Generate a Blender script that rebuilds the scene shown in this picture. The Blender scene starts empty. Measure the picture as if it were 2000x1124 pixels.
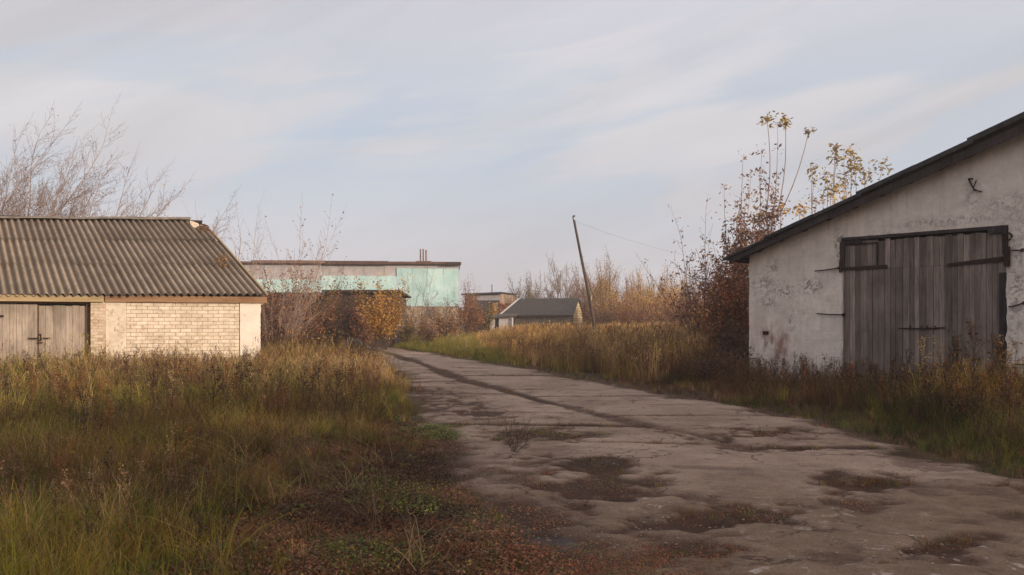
import bpy, math, random
import numpy as np
from math import radians, sin, cos, pi, atan2, sqrt

# ------------------------------------------------------------------ camera, sky, sun, exposure
scene = bpy.context.scene
F = 1732.0; HZ = 632.0; CH = 1.6            # focal length and horizon in photo pixels, eye height
cd = bpy.data.cameras.new('camera'); cam = bpy.data.objects.new('camera', cd)
scene.collection.objects.link(cam); scene.camera = cam
cam.location = (0, 0, CH); cam.rotation_euler = (radians(90), 0, 0)
cd.sensor_width = 36; cd.lens = 36*F/2000; cd.shift_y = (HZ-562)/2000
cd.clip_start = 0.1; cd.clip_end = 5000

SUN_EL = 11.5; SX, SY = 0.83, -0.557          # direction towards the sun
w = bpy.data.worlds.new('World'); scene.world = w; w.use_nodes = True
def world():
    nt = w.node_tree; N = nt.nodes; L = nt.links; N.clear()
    def n(t, **k):
        o = N.new(t)
        for a, b in k.items(): setattr(o, a, b)
        return o
    def ma(op, a, b=None, c=None, clamp=False):
        o = n('ShaderNodeMath', operation=op, use_clamp=clamp)
        for i, v in enumerate((a, b, c)):
            if v is None: continue
            if isinstance(v, (int, float)): o.inputs[i].default_value = v
            else: L.new(v, o.inputs[i])
        return o.outputs[0]
    sky = n('ShaderNodeTexSky', sky_type='NISHITA', sun_disc=False)
    sky.sun_elevation = radians(SUN_EL); sky.sun_rotation = atan2(SX, SY)
    sky.air_density = 1.0; sky.dust_density = 1.5; sky.ozone_density = 1.2
    tc = n('ShaderNodeTexCoord'); sp = n('ShaderNodeSeparateXYZ'); L.new(tc.outputs['Generated'], sp.inputs[0])
    zc = ma('MAXIMUM', sp.outputs[2], 0.0)
    az = ma('ARCTAN2', sp.outputs[0], sp.outputs[1]); el = ma('ARCSINE', sp.outputs[2])
    cb = n('ShaderNodeCombineXYZ'); L.new(az, cb.inputs[0]); L.new(el, cb.inputs[1])
    def noise(rot, sc, loc, det, dist=0.0, rough=0.55, scale=1.0):
        m0 = n('ShaderNodeMapping'); L.new(cb.outputs[0], m0.inputs[0]); m0.inputs['Rotation'].default_value = (0, 0, rot)
        mp = n('ShaderNodeMapping'); L.new(m0.outputs[0], mp.inputs[0]); mp.inputs['Scale'].default_value = sc; mp.inputs['Location'].default_value = loc
        no = n('ShaderNodeTexNoise'); L.new(mp.outputs[0], no.inputs['Vector'])
        no.inputs['Scale'].default_value = scale; no.inputs['Detail'].default_value = det
        no.inputs['Distortion'].default_value = dist; no.inputs['Roughness'].default_value = rough
        return no.outputs[0]
    def mrange(v, a, b, c, d, smooth=True):
        mr = n('ShaderNodeMapRange', interpolation_type='SMOOTHSTEP' if smooth else 'LINEAR'); L.new(v, mr.inputs[0])
        for i_, q in enumerate((a, b, c, d)): mr.inputs[i_+1].default_value = q
        return mr.outputs[0]
    a = noise(radians(-15), (1.7, 8.5, 1), (4.2, 1.7, 0), 6, 0.9, 0.46)
    b = noise(radians(-9), (3.2, 22, 1), (1.3, 7.0, 0), 8, 1.0, 0.55)
    s = ma('ADD', ma('MULTIPLY', a, 0.72), ma('MULTIPLY', b, 0.28))
    cover = mrange(s, 0.39, 0.60, 0.06, 1.0)
    hor = mrange(el, 0.05, 0.24, 1.0, 0.0); zen = mrange(el, 0.17, 0.36, 0.0, 0.85)
    side = mrange(az, 0.0, 0.55, 0.0, 0.45)
    cover = ma('MAXIMUM', ma('MAXIMUM', cover, ma('MULTIPLY', hor, 0.85)), ma('MAXIMUM', zen, side))
    # thin cloud colour: lavender grey overhead, cream streaks lower down, pinkish at the horizon
    rp = n('ShaderNodeValToRGB'); L.new(zc, rp.inputs[0]); e = rp.color_ramp.elements
    e[0].position = 0.0; e[0].color = (6.1, 5.7, 6.0, 1)
    e[1].position = 0.42; e[1].color = (5.9, 5.75, 6.4, 1)
    k = e.new(0.12); k.color = (5.95, 5.78, 6.1, 1)
    k = e.new(0.24); k.color = (6.4, 6.28, 6.5, 1)
    c = noise(radians(-20), (1.1, 6.0, 1), (9.0, 2.0, 0), 7, 0.8, 0.55)
    br = mrange(c, 0.34, 0.66, 0.90, 1.09)
    vm = n('ShaderNodeVectorMath', operation='SCALE'); L.new(rp.outputs[0], vm.inputs[0]); L.new(br, vm.inputs[3])
    # blue sky seen through the gaps
    sk = n('ShaderNodeVectorMath', operation='SCALE'); L.new(sky.outputs[0], sk.inputs[0]); sk.inputs[3].default_value = 0.25
    ad = n('ShaderNodeVectorMath', operation='ADD'); L.new(sk.outputs[0], ad.inputs[0]); ad.inputs[1].default_value = (4.35, 4.85, 5.75)
    mx0 = n('ShaderNodeMix', data_type='RGBA'); L.new(cover, mx0.inputs[0]); L.new(ad.outputs[0], mx0.inputs[6]); L.new(vm.outputs[0], mx0.inputs[7])
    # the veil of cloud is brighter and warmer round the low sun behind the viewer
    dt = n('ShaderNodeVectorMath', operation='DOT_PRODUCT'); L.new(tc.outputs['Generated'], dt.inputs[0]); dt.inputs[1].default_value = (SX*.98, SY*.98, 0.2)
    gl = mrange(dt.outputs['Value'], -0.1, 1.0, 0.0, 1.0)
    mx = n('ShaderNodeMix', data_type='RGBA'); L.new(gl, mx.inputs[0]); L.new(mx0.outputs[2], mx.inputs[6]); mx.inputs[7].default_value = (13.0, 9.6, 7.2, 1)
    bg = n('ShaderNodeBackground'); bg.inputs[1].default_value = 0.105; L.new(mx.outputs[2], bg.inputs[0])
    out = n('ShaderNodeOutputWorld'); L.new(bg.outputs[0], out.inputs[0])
world()

sd = bpy.data.lights.new('sun', 'SUN'); sun = bpy.data.objects.new('sun', sd); scene.collection.objects.link(sun)
sd.energy = 3.9; sd.angle = radians(0.6); sd.color = (1.0, 0.81, 0.60)
from mathutils import Vector, Matrix
_sv = Vector((SX, SY, 0)).normalized()*cos(radians(SUN_EL)); _sv.z = sin(radians(SUN_EL))
sun.rotation_euler = _sv.to_track_quat('Z', 'Y').to_euler(); sun.location = (40, -30, 30)
vs = scene.view_settings; vs.view_transform = 'Standard'; vs.look = 'None'; vs.exposure = 0.0; vs.gamma = 1.0; vs.use_curve_mapping = False

# ------------------------------------------------------------------ helpers
COL = scene.collection
rng = np.random.default_rng(7); R = random.Random(11)

def tag(o, label=None, cat=None, group=None, kind=None):
    if label: o['label'] = label
    if cat: o['category'] = cat
    if group: o['group'] = group
    if kind: o['kind'] = kind
    return o
def empty(name, loc=(0, 0, 0), rz=0.0):
    o = bpy.data.objects.new(name, None); COL.objects.link(o); o.location = loc; o.rotation_euler = (0, 0, rz); o.empty_display_size = 0.2
    return o

def _h(ix, iy, seed):
    n = (ix.astype(np.int64)*374761393 + iy.astype(np.int64)*668265263 + seed*974634777) & 0xffffffff
    n = ((n ^ (n >> 13))*1274126177) & 0xffffffff
    return ((n ^ (n >> 16)) & 0xffff)/65535.0
def vnoise(x, y, seed=0):
    x = np.asarray(x, float); y = np.asarray(y, float)
    ix = np.floor(x); iy = np.floor(y); fx = x-ix; fy = y-iy
    fx = fx*fx*(3-2*fx); fy = fy*fy*(3-2*fy)
    a = _h(ix, iy, seed); b = _h(ix+1, iy, seed); c = _h(ix, iy+1, seed); d = _h(ix+1, iy+1, seed)
    return (a*(1-fx)+b*fx)*(1-fy)+(c*(1-fx)+d*fx)*fy
def fbm(x, y, seed=0, oct=4):
    s = 0; a = 0.5; t = 0
    for i in range(oct):
        s = s + a*vnoise(np.asarray(x)*2**i+i*17.3, np.asarray(y)*2**i+i*9.1, seed+i); t += a; a *= 0.5
    return s/t
def sstep(a, b, x):
    t = np.clip((np.asarray(x, float)-a)/(b-a), 0, 1); return t*t*(3-2*t)

# road edges as functions of the distance Y
RL_Y = [0, 5.6, 7.0, 8.45, 10.0, 11.6, 14.0, 17.5, 21.6, 30, 40, 55]
RL_X = [0.8, 0.35, -0.25, -0.55, -0.75, -0.95, -1.45, -1.95, -2.5, -4.1, -6.6, -14]
RR_Y = [0, 5.6, 8.2, 9.8, 12.7, 14.8, 16.5, 19.0, 23.5, 31.5, 42, 55]
RR_X = [14, 10.5, 5.4, 5.05, 5.0, 4.9, 4.6, 3.6, 2.5, 0.2, -3.6, -9.5]
RC_Y = [0, 8, 12.4, 13.65, 18.1, 25.6, 34, 44, 55]
RC_X = [5.5, 3.9, 2.7, 2.1, 0.63, -1.55, -3.4, -6.4, -11.5]
def rl(y): return np.interp(y, RL_Y, RL_X)
def rr(y): return np.interp(y, RR_Y, RR_X)
def rc(y): return np.interp(y, RC_Y, RC_X)
def gbase(x, y):
    return 0.48*sstep(28, 66, y) + 0.15*sstep(70, 110, y)
def roaddist(x, y):       # >0 outside the road
    return np.maximum(rl(y)-x, x-rr(y))
def ground(x, y):
    x = np.asarray(x, float); y = np.asarray(y, float)
    d = sstep(0.0, 1.2, roaddist(x, y))
    far = np.exp(-np.maximum(y-40, 0)/60)
    return gbase(x, y) + d*far*(0.16*(fbm(x*0.45, y*0.45, 3)-0.35) + 0.05*fbm(x*1.7, y*1.7, 5))
def gz(x, y): return float(ground(x, y))
def at(px, Y): return (px-1000)/F*Y
def zat(py, Y): return CH+(HZ-py)/F*Y

def np_mesh(name, V, Q, m, cols=None, parent=None, smooth=False, attrs=None):
    me = bpy.data.meshes.new(name); V = np.asarray(V, np.float32); Q = np.asarray(Q, np.int32); k = Q.shape[1]
    me.vertices.add(len(V)); me.vertices.foreach_set('co', V.ravel())
    me.loops.add(Q.size); me.loops.foreach_set('vertex_index', Q.ravel())
    me.polygons.add(len(Q)); me.polygons.foreach_set('loop_start', np.arange(0, Q.size, k, dtype=np.int32))
    me.update(calc_edges=True)
    if smooth: me.polygons.foreach_set('use_smooth', np.ones(len(Q), bool))
    if cols is not None:
        c = np.ones((len(V), 4), np.float32); c[:, :3] = cols
        a = me.color_attributes.new('Col', 'FLOAT_COLOR', 'POINT'); a.data.foreach_set('color', c.ravel())
    for an, av in (attrs or {}).items():
        a = me.attributes.new(an, 'FLOAT', 'POINT'); a.data.foreach_set('value', np.asarray(av, np.float32))
    me.validate()
    o = bpy.data.objects.new(name, me); COL.objects.link(o)
    if m: me.materials.append(m)
    if parent: o.parent = parent
    return o

class MB:
    """mesh builder for boxes, tubes, sheets: build() links them as one object"""
    def __init__(s): s.v = []; s.f = []; s.c = []
    def add(s, vs, fs, c=1.0):
        b = len(s.v); s.v += [tuple(map(float, p)) for p in vs]; s.f += [tuple(b+i for i in f) for f in fs]; s.c += [c]*len(vs)
    def box(s, x0, x1, y0, y1, z0, z1, c=1.0, jit=0.0):
        P = [(x, y, z) for z in (z0, z1) for y in (y0, y1) for x in (x0, x1)]
        if jit: P = [tuple(q+R.uniform(-jit, jit) for q in p) for p in P]
        s.add(P, [(0, 2, 3, 1), (4, 5, 7, 6), (0, 1, 5, 4), (2, 6, 7, 3), (0, 4, 6, 2), (1, 3, 7, 5)], c)
    def hexa(s, P, c=1.0):
        s.add(P, [(0, 2, 3, 1), (4, 5, 7, 6), (0, 1, 5, 4), (2, 6, 7, 3), (0, 4, 6, 2), (1, 3, 7, 5)], c)
    def prism(s, poly, y0, y1, c=1.0):          # poly of (x, z), extruded along y
        n = len(poly); P = [(x, y0, z) for x, z in poly]+[(x, y1, z) for x, z in poly]
        s.add(P, [tuple(range(n)), tuple(range(2*n-1, n-1, -1))]+[(i, i+n, (i+1) % n+n, (i+1) % n) for i in range(n)], c)
    def tube(s, pts, rad, n=6, c=1.0, cap=True):
        pts = [Vector(p) for p in pts]; rr_ = rad if isinstance(rad, (list, tuple)) else [rad]*len(pts)
        V = []; Fs = []
        for i, p in enumerate(pts):
            d = (pts[min(i+1, len(pts)-1)]-pts[max(i-1, 0)]).normalized()
            a = d.cross(Vector((0, 0, 1)) if abs(d.z) < .9 else Vector((1, 0, 0))).normalized(); b = d.cross(a)
            for k in range(n): V.append(p+(a*cos(2*pi*k/n)+b*sin(2*pi*k/n))*rr_[i])
        for i in range(len(pts)-1):
            for k in range(n): Fs.append((i*n+k, i*n+(k+1) % n, (i+1)*n+(k+1) % n, (i+1)*n+k))
        if cap: Fs += [tuple(range(n))[::-1], tuple(range((len(pts)-1)*n, len(pts)*n))]
        s.add(V, Fs, c)
    def build(s, name, m, parent=None, smooth=False, bevel=0.0):
        me = bpy.data.meshes.new(name); me.from_pydata(s.v, [], s.f); me.update()
        a = me.attributes.new('tint', 'FLOAT', 'POINT'); a.data.foreach_set('value', np.asarray(s.c, np.float32))
        if smooth: me.polygons.foreach_set('use_smooth', np.ones(len(me.polygons), bool))
        o = bpy.data.objects.new(name, me); COL.objects.link(o); me.materials.append(m)
        if parent: o.parent = parent
        if bevel:
            b = o.modifiers.new('bevel', 'BEVEL'); b.width = bevel; b.segments = 1; b.limit_method = 'ANGLE'
        return o

# ------------------------------------------------------------------ materials
class NT:
    def __init__(s, name):
        s.m = bpy.data.materials.new(name); s.m.use_nodes = True; s.t = s.m.node_tree; s.N = s.t.nodes; s.L = s.t.links
        s.b = s.N['Principled BSDF']; s.tc = s.N.new('ShaderNodeTexCoord'); s.out = s.N['Material Output']
        s.b.inputs['Specular IOR Level'].default_value = 0.25
    def noise(s, scale, det=5, rough=0.6, dist=0, stretch=None, loc=(0, 0, 0), coord='Object'):
        v = s.tc.outputs[coord]; mp = s.N.new('ShaderNodeMapping'); s.L.new(v, mp.inputs[0])
        mp.inputs['Scale'].default_value = stretch or (1, 1, 1); mp.inputs['Location'].default_value = loc
        n = s.N.new('ShaderNodeTexNoise'); s.L.new(mp.outputs[0], n.inputs[0])
        n.inputs['Scale'].default_value = scale; n.inputs['Detail'].default_value = det; n.inputs['Roughness'].default_value = rough; n.inputs['Distortion'].default_value = dist
        return n.outputs[0]
    def rng(s, v, a, b, c=0.0, d=1.0):
        m = s.N.new('ShaderNodeMapRange'); s.L.new(v, m.inputs[0])
        for i, q in enumerate((a, b, c, d)): m.inputs[i+1].default_value = q
        return m.outputs[0]
    def math(s, op, a, b):
        m = s.N.new('ShaderNodeMath'); m.operation = op
        for i, q in enumerate((a, b)):
            if isinstance(q, (int, float)): m.inputs[i].default_value = q
            else: s.L.new(q, m.inputs[i])
        return m.outputs[0]
    def mix(s, f, a, b, mode='MIX'):
        m = s.N.new('ShaderNodeMix'); m.data_type = 'RGBA'; m.blend_type = mode
        for i, q in ((0, f), (6, a), (7, b)):
            if isinstance(q, (int, float)): m.inputs[i].default_value = q
            elif isinstance(q, tuple): m.inputs[i].default_value = (*q, 1)
            else: s.L.new(q, m.inputs[i])
        return m.outputs[2]
    def attr(s, n, o='Fac'):
        a = s.N.new('ShaderNodeAttribute'); a.attribute_name = n; return a.outputs[o]
    def scale(s, c, f):
        m = s.N.new('ShaderNodeVectorMath'); m.operation = 'SCALE'; s.L.new(c, m.inputs[0])
        if isinstance(f, (int, float)): m.inputs[3].default_value = f
        else: s.L.new(f, m.inputs[3])
        return m.outputs[0]
    def fin(s, col, rough=0.85, bump=None, bs=0.3, bd=0.02):
        if isinstance(col, tuple): s.b.inputs[0].default_value = (*col, 1)
        else: s.L.new(col, s.b.inputs[0])
        if isinstance(rough, float): s.b.inputs['Roughness'].default_value = rough
        else: s.L.new(rough, s.b.inputs['Roughness'])
        if bump is not None:
            b = s.N.new('ShaderNodeBump'); b.inputs['Strength'].default_value = bs; b.inputs['Distance'].default_value = bd
            s.L.new(bump, b.inputs['Height']); s.L.new(b.outputs[0], s.b.inputs['Normal'])
        return s.m

def m_simple(name, c1, c2, scale=6, rough=0.85, bs=0.3, bd=0.01, stretch=None, tint=False, a=0.35, b=0.65):
    t = NT(name); n = t.noise(scale, 6, 0.65, 0.2, stretch); c = t.mix(t.rng(n, a, b), c1, c2)
    if tint: c = t.scale(c, t.attr('tint'))
    return t.fin(c, rough, t.noise(scale*4, 5, 0.7, 0, stretch), bs, bd)

def m_foliage(name, transl=0.35, rough=0.6):
    t = NT(name); c = t.attr('Col', 'Color'); t.L.new(c, t.b.inputs[0]); t.b.inputs['Roughness'].default_value = rough
    tr = t.N.new('ShaderNodeBsdfTranslucent'); t.L.new(c, tr.inputs[0])
    mx = t.N.new('ShaderNodeMixShader'); mx.inputs[0].default_value = transl
    t.L.new(t.b.outputs[0], mx.inputs[1]); t.L.new(tr.outputs[0], mx.inputs[2]); t.L.new(mx.outputs[0], t.out.inputs[0])
    return t.m

def m_planks(name, c1, c2, streak=26, tint=True, sz=0.6):
    t = NT(name)
    n = t.noise(streak, 6, 0.7, 0.3, (1, 1, 0.05)); n2 = t.noise(2.2, 4, 0.6, 0.5, (1, 1, sz)); f = t.noise(150, 3, 0.6, 0, (1, 1, 0.03))
    c = t.mix(t.rng(n, 0.3, 0.7), c1, c2); c = t.scale(c, t.rng(n2, 0.3, 0.7, 0.72, 1.25)); c = t.scale(c, t.rng(f, 0.3, 0.7, 0.85, 1.12))
    if tint: c = t.scale(c, t.attr('tint'))
    return t.fin(c, 0.9, n, 0.5, 0.01)

M = {}
M['foliage'] = m_foliage('grass_and_leaf'); M['leaf'] = m_foliage('leaf_litter', 0.3)
def mk_bark(name, c1, c2): return m_simple(name, c1, c2, 30, 0.9, 0.5, 0.01, (1, 1, 0.25))
M['bark_pale'] = mk_bark('bark_pale', (0.22, 0.16, 0.14), (0.38, 0.29, 0.26))
M['bark_dark'] = mk_bark('bark_dark', (0.06, 0.042, 0.038), (0.13, 0.095, 0.085))
M['iron'] = m_simple('rusty_iron', (0.018, 0.012, 0.011), (0.05, 0.028, 0.02), 30, 0.8)
M['grey_wood'] = m_planks('weathered_gate_boards', (0.095, 0.078, 0.070), (0.25, 0.21, 0.185))
M['dark_wood'] = m_planks('dark_beam', (0.022, 0.018, 0.02), (0.06, 0.048, 0.05))
M['pale_wood'] = m_planks('pale_door_boards', (0.26, 0.21, 0.18), (0.46, 0.40, 0.35))
M['brown_wood'] = m_simple('brown_beam', (0.22, 0.12, 0.07), (0.36, 0.23, 0.14), 9, 0.85, 0.4, 0.01, (0.12, 1, 1), tint=True)
M['straw_wood'] = m_simple('straw_beam', (0.34, 0.26, 0.15), (0.46, 0.36, 0.22), 9, 0.85, 0.4, 0.01, (0.12, 1, 1), tint=True)
M['felt'] = m_simple('black_roofing_felt', (0.018, 0.018, 0.022), (0.055, 0.052, 0.058), 7, 0.8, 0.5, 0.02)
M['soffit'] = m_simple('dark_roof_underside', (0.02, 0.016, 0.016), (0.05, 0.04, 0.038), 7, 0.9)

def m_whitewash():
    t = NT('old_whitewash')
    big = t.noise(0.9, 5, 0.6, 0.4); mid = t.noise(3.2, 7, 0.7, 0.6); fine = t.noise(14, 8, 0.75, 0.3)
    c = t.mix(t.rng(big, 0.35, 0.7), (0.62, 0.57, 0.525), (0.76, 0.705, 0.655))
    c = t.scale(c, t.rng(mid, 0.3, 0.7, 0.86, 1.08)); c = t.scale(c, t.rng(fine, 0.3, 0.75, 0.9, 1.06))
    # peeled spots, mostly in a belt at mid height near the corner and near the foot
    p = t.math('MULTIPLY', t.rng(t.noise(9, 9, 0.78, 0.9), 0.48, 0.545), t.attr('peel'))
    c = t.mix(t.math('MULTIPLY', p, 0.85), c, (0.19, 0.165, 0.15))
    run = t.math('MULTIPLY', t.rng(t.noise(7, 6, 0.65, 0.2, (1, 1, 0.10), (1, 8, 2)), 0.52, 0.70), 0.35); c = t.mix(run, c, (0.34, 0.30, 0.265))
    q = t.math('MULTIPLY', t.rng(t.noise(9, 7, 0.75, 0.5, None, (5, 2, 1)), 0.62, 0.72), 0.55); c = t.mix(q, c, (0.24, 0.21, 0.19))
    pk = t.math('MULTIPLY', t.rng(t.noise(2.4, 5, 0.7, 0.4, (1.6, 1, 0.6), (3, 3, 3)), 0.42, 0.62), t.attr('pink')); c = t.mix(pk, c, (0.30, 0.20, 0.17))
    dk = t.rng(t.noise(26, 4, 0.6), 0.66, 0.72); c = t.mix(t.math('MULTIPLY', dk, 0.6), c, (0.12, 0.09, 0.08))
    # faint courses of block under the wash
    br = t.N.new('ShaderNodeTexBrick'); mp = t.N.new('ShaderNodeMapping'); mp.inputs['Rotation'].default_value = (radians(90), 0, 0)
    t.L.new(t.tc.outputs['Object'], mp.inputs[0]); t.L.new(mp.outputs[0], br.inputs[0]); br.inputs['Scale'].default_value = 1.0
    br.inputs['Brick Width'].default_value = 0.4; br.inputs['Row Height'].default_value = 0.2; br.inputs['Mortar Size'].default_value = 0.01
    br.inputs['Mortar Smooth'].default_value = 1.0
    h = t.math('SUBTRACT', t.math('MULTIPLY', mid, 0.7), t.math('MULTIPLY', br.outputs['Fac'], 0.12))
    return t.fin(c, 0.92, t.math('ADD', h, t.math('MULTIPLY', fine, 0.3)), 0.55, 0.03)
M['whitewash'] = m_whitewash()

def m_brick(name, c1, c2, mort, bw=0.25, rh=0.077, peel=0.0, ms=0.007):
    t = NT(name); br = t.N.new('ShaderNodeTexBrick'); mp = t.N.new('ShaderNodeMapping'); mp.inputs['Rotation'].default_value = (radians(90), 0, 0)
    ad = t.N.new('ShaderNodeVectorMath'); nz = t.N.new('ShaderNodeTexNoise'); nz.inputs['Scale'].default_value = 3
    t.L.new(t.tc.outputs['Object'], nz.inputs[0]); sc = t.scale(nz.outputs['Color'], 0.02)
    t.L.new(t.tc.outputs['Object'], ad.inputs[0]); t.L.new(sc, ad.inputs[1]); t.L.new(ad.outputs[0], mp.inputs[0]); t.L.new(mp.outputs[0], br.inputs[0])
    br.inputs['Scale'].default_value = 1; br.inputs['Brick Width'].default_value = bw; br.inputs['Row Height'].default_value = rh
    br.inputs['Mortar Size'].default_value = ms; br.inputs['Mortar Smooth'].default_value = 0.5
    br.inputs['Color1'].default_value = (*c1, 1); br.inputs['Color2'].default_value = (*c2, 1); br.inputs['Mortar'].default_value = (*mort, 1)
    n = t.noise(4, 6, 0.7, 0.4); c = t.scale(br.outputs[0], t.rng(n, 0.3, 0.7, 0.8, 1.12)); c = t.scale(c, t.rng(t.noise(25, 6, 0.7), 0.3, 0.7, 0.88, 1.1))
    if peel: c = t.mix(t.math('MULTIPLY', t.rng(t.noise(6, 8, 0.75, 0.8), 0.53, 0.62), peel), c, (0.26, 0.12, 0.07))
    h = t.math('ADD', t.math('MULTIPLY', br.outputs['Fac'], -1.0), t.math('MULTIPLY', n, 0.5))
    return t.fin(c, 0.9, h, 0.6, 0.015)
M['cream_brick'] = m_brick('cream_brick', (0.78, 0.70, 0.60), (0.66, 0.57, 0.47), (0.30, 0.21, 0.15), 0.27, 0.098, peel=0.42, ms=0.007)
M['pillar_brick'] = m_brick('pillar_brick', (0.70, 0.61, 0.50), (0.56, 0.45, 0.34), (0.42, 0.33, 0.25), peel=0.45)
def m_plaster():
    t = NT('cream_plaster'); n = t.noise(2.5, 6, 0.7, 0.5); c = t.mix(t.rng(n, 0.35, 0.65), (0.60, 0.52, 0.42), (0.76, 0.69, 0.60))
    p = t.rng(t.noise(7, 9, 0.75, 0.9), 0.54, 0.62); c = t.mix(t.math('MULTIPLY', p, 0.65), c, (0.28, 0.19, 0.12))
    return t.fin(c, 0.9, t.noise(12, 8, 0.75, 0.4), 0.6, 0.03)
M['plaster'] = m_plaster()
def m_white_plaster():
    t = NT('white_plaster'); n = t.noise(3, 6, 0.7, 0.5); c = t.mix(t.rng(n, 0.35, 0.65), (0.70, 0.65, 0.59), (0.80, 0.76, 0.71))
    p = t.rng(t.noise(9, 9, 0.75, 0.9), 0.6, 0.66); c = t.mix(t.math('MULTIPLY', p, 0.5), c, (0.28, 0.19, 0.12))
    return t.fin(c, 0.9, t.noise(12, 8, 0.75, 0.4), 0.5, 0.03)
M['white_plaster'] = m_white_plaster()
def m_asbestos():
    t = NT('asbestos_cement'); n = t.noise(1.3, 6, 0.65, 0.4); c = t.mix(t.rng(n, 0.32, 0.68), (0.21, 0.165, 0.125), (0.34, 0.285, 0.225))
    c = t.scale(c, t.rng(t.noise(9, 6, 0.7), 0.3, 0.7, 0.75, 1.2)); c = t.scale(c, t.attr('sheet'))
    c = t.mix(t.rng(t.noise(38, 3, 0.6), 0.69, 0.73), c, (0.42, 0.39, 0.34))       # pale lichen dots
    c = t.mix(t.math('MULTIPLY', t.rng(t.noise(3.0, 5, 0.7, 0.5, None, (7, 7, 1)), 0.60, 0.68), 0.5), c, (0.10, 0.10, 0.05))
    # sheet colour darkened in the troughs, where the sheet dips
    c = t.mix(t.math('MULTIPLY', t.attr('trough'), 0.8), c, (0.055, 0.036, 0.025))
    return t.fin(c, 0.9, t.noise(40, 5, 0.7), 0.3, 0.01)
M['asbestos'] = m_asbestos()
M['ridge'] = m_simple('ridge_cement', (0.13, 0.105, 0.085), (0.26, 0.22, 0.18), 4, 0.9)
def m_panels():
    t = NT('turquoise_panels'); n = t.noise(0.8, 6, 0.7, 0.3); c = t.mix(t.rng(n, 0.35, 0.65), (0.36, 0.62, 0.66), (0.58, 0.79, 0.83))
    c = t.mix(t.math('MULTIPLY', t.rng(t.noise(5, 6, 0.7, 0.3, (1, 1, 0.3)), 0.5, 0.7), 0.5), c, (0.52, 0.60, 0.55))
    c = t.mix(t.math('MULTIPLY', t.rng(t.noise(1.6, 7, 0.7, 0.5, (1, 1, 0.25)), 0.55, 0.7), 0.35), c, (0.20, 0.33, 0.30))
    c = t.scale(c, t.attr('tint')); return t.fin(c, 0.6)
M['turq'] = m_panels()
M['grey_panel'] = m_simple('grey_panels', (0.38, 0.36, 0.39), (0.50, 0.48, 0.51), 2, 0.8, tint=True)
M['beige_wall'] = m_simple('beige_wall', (0.30, 0.23, 0.17), (0.44, 0.36, 0.28), 2.5, 0.9)
M['rust_edge'] = m_simple('rusty_roof_edge', (0.10, 0.06, 0.055), (0.20, 0.12, 0.10), 3, 0.8, tint=True)
M['brown_boards'] = m_planks('brown_shed_boards', (0.055, 0.038, 0.034), (0.12, 0.085, 0.075), 6)
M['dark_roof'] = m_simple('dark_slate_roof', (0.05, 0.05, 0.055), (0.11, 0.105, 0.105), 5, 0.85, tint=True)
M['blue_dark'] = m_simple('blue_black_panels', (0.03, 0.035, 0.055), (0.08, 0.09, 0.12), 3, 0.7)
M['far_brick'] = m_brick('far_brick', (0.62, 0.48, 0.38), (0.54, 0.41, 0.32), (0.34, 0.27, 0.22))
M['red_brick'] = m_brick('red_brick', (0.24, 0.12, 0.09), (0.20, 0.10, 0.08), (0.2, 0.15, 0.13))
M['gable_yellow'] = m_brick('pale_gable_brick', (0.58, 0.50, 0.34), (0.40, 0.32, 0.20), (0.22, 0.18, 0.12), 0.5, 0.22, ms=0.03)
M['far_white'] = m_simple('far_whitewash', (0.42, 0.42, 0.46), (0.58, 0.57, 0.60), 3, 0.9)
M['far_grey'] = m_simple('far_grey_wall', (0.11, 0.09, 0.075), (0.20, 0.17, 0.14), 3, 0.9)
M['rubber'] = m_simple('old_rubber', (0.02, 0.02, 0.022), (0.05, 0.045, 0.045), 12, 0.8)
M['pole'] = m_simple('weathered_pole', (0.05, 0.04, 0.038), (0.11, 0.085, 0.075), 12, 0.9, stretch=(1, 1, 0.1))
M['glass'] = m_simple('dark_window', (0.01, 0.012, 0.015), (0.02, 0.022, 0.028), 3, 0.2)

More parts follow.
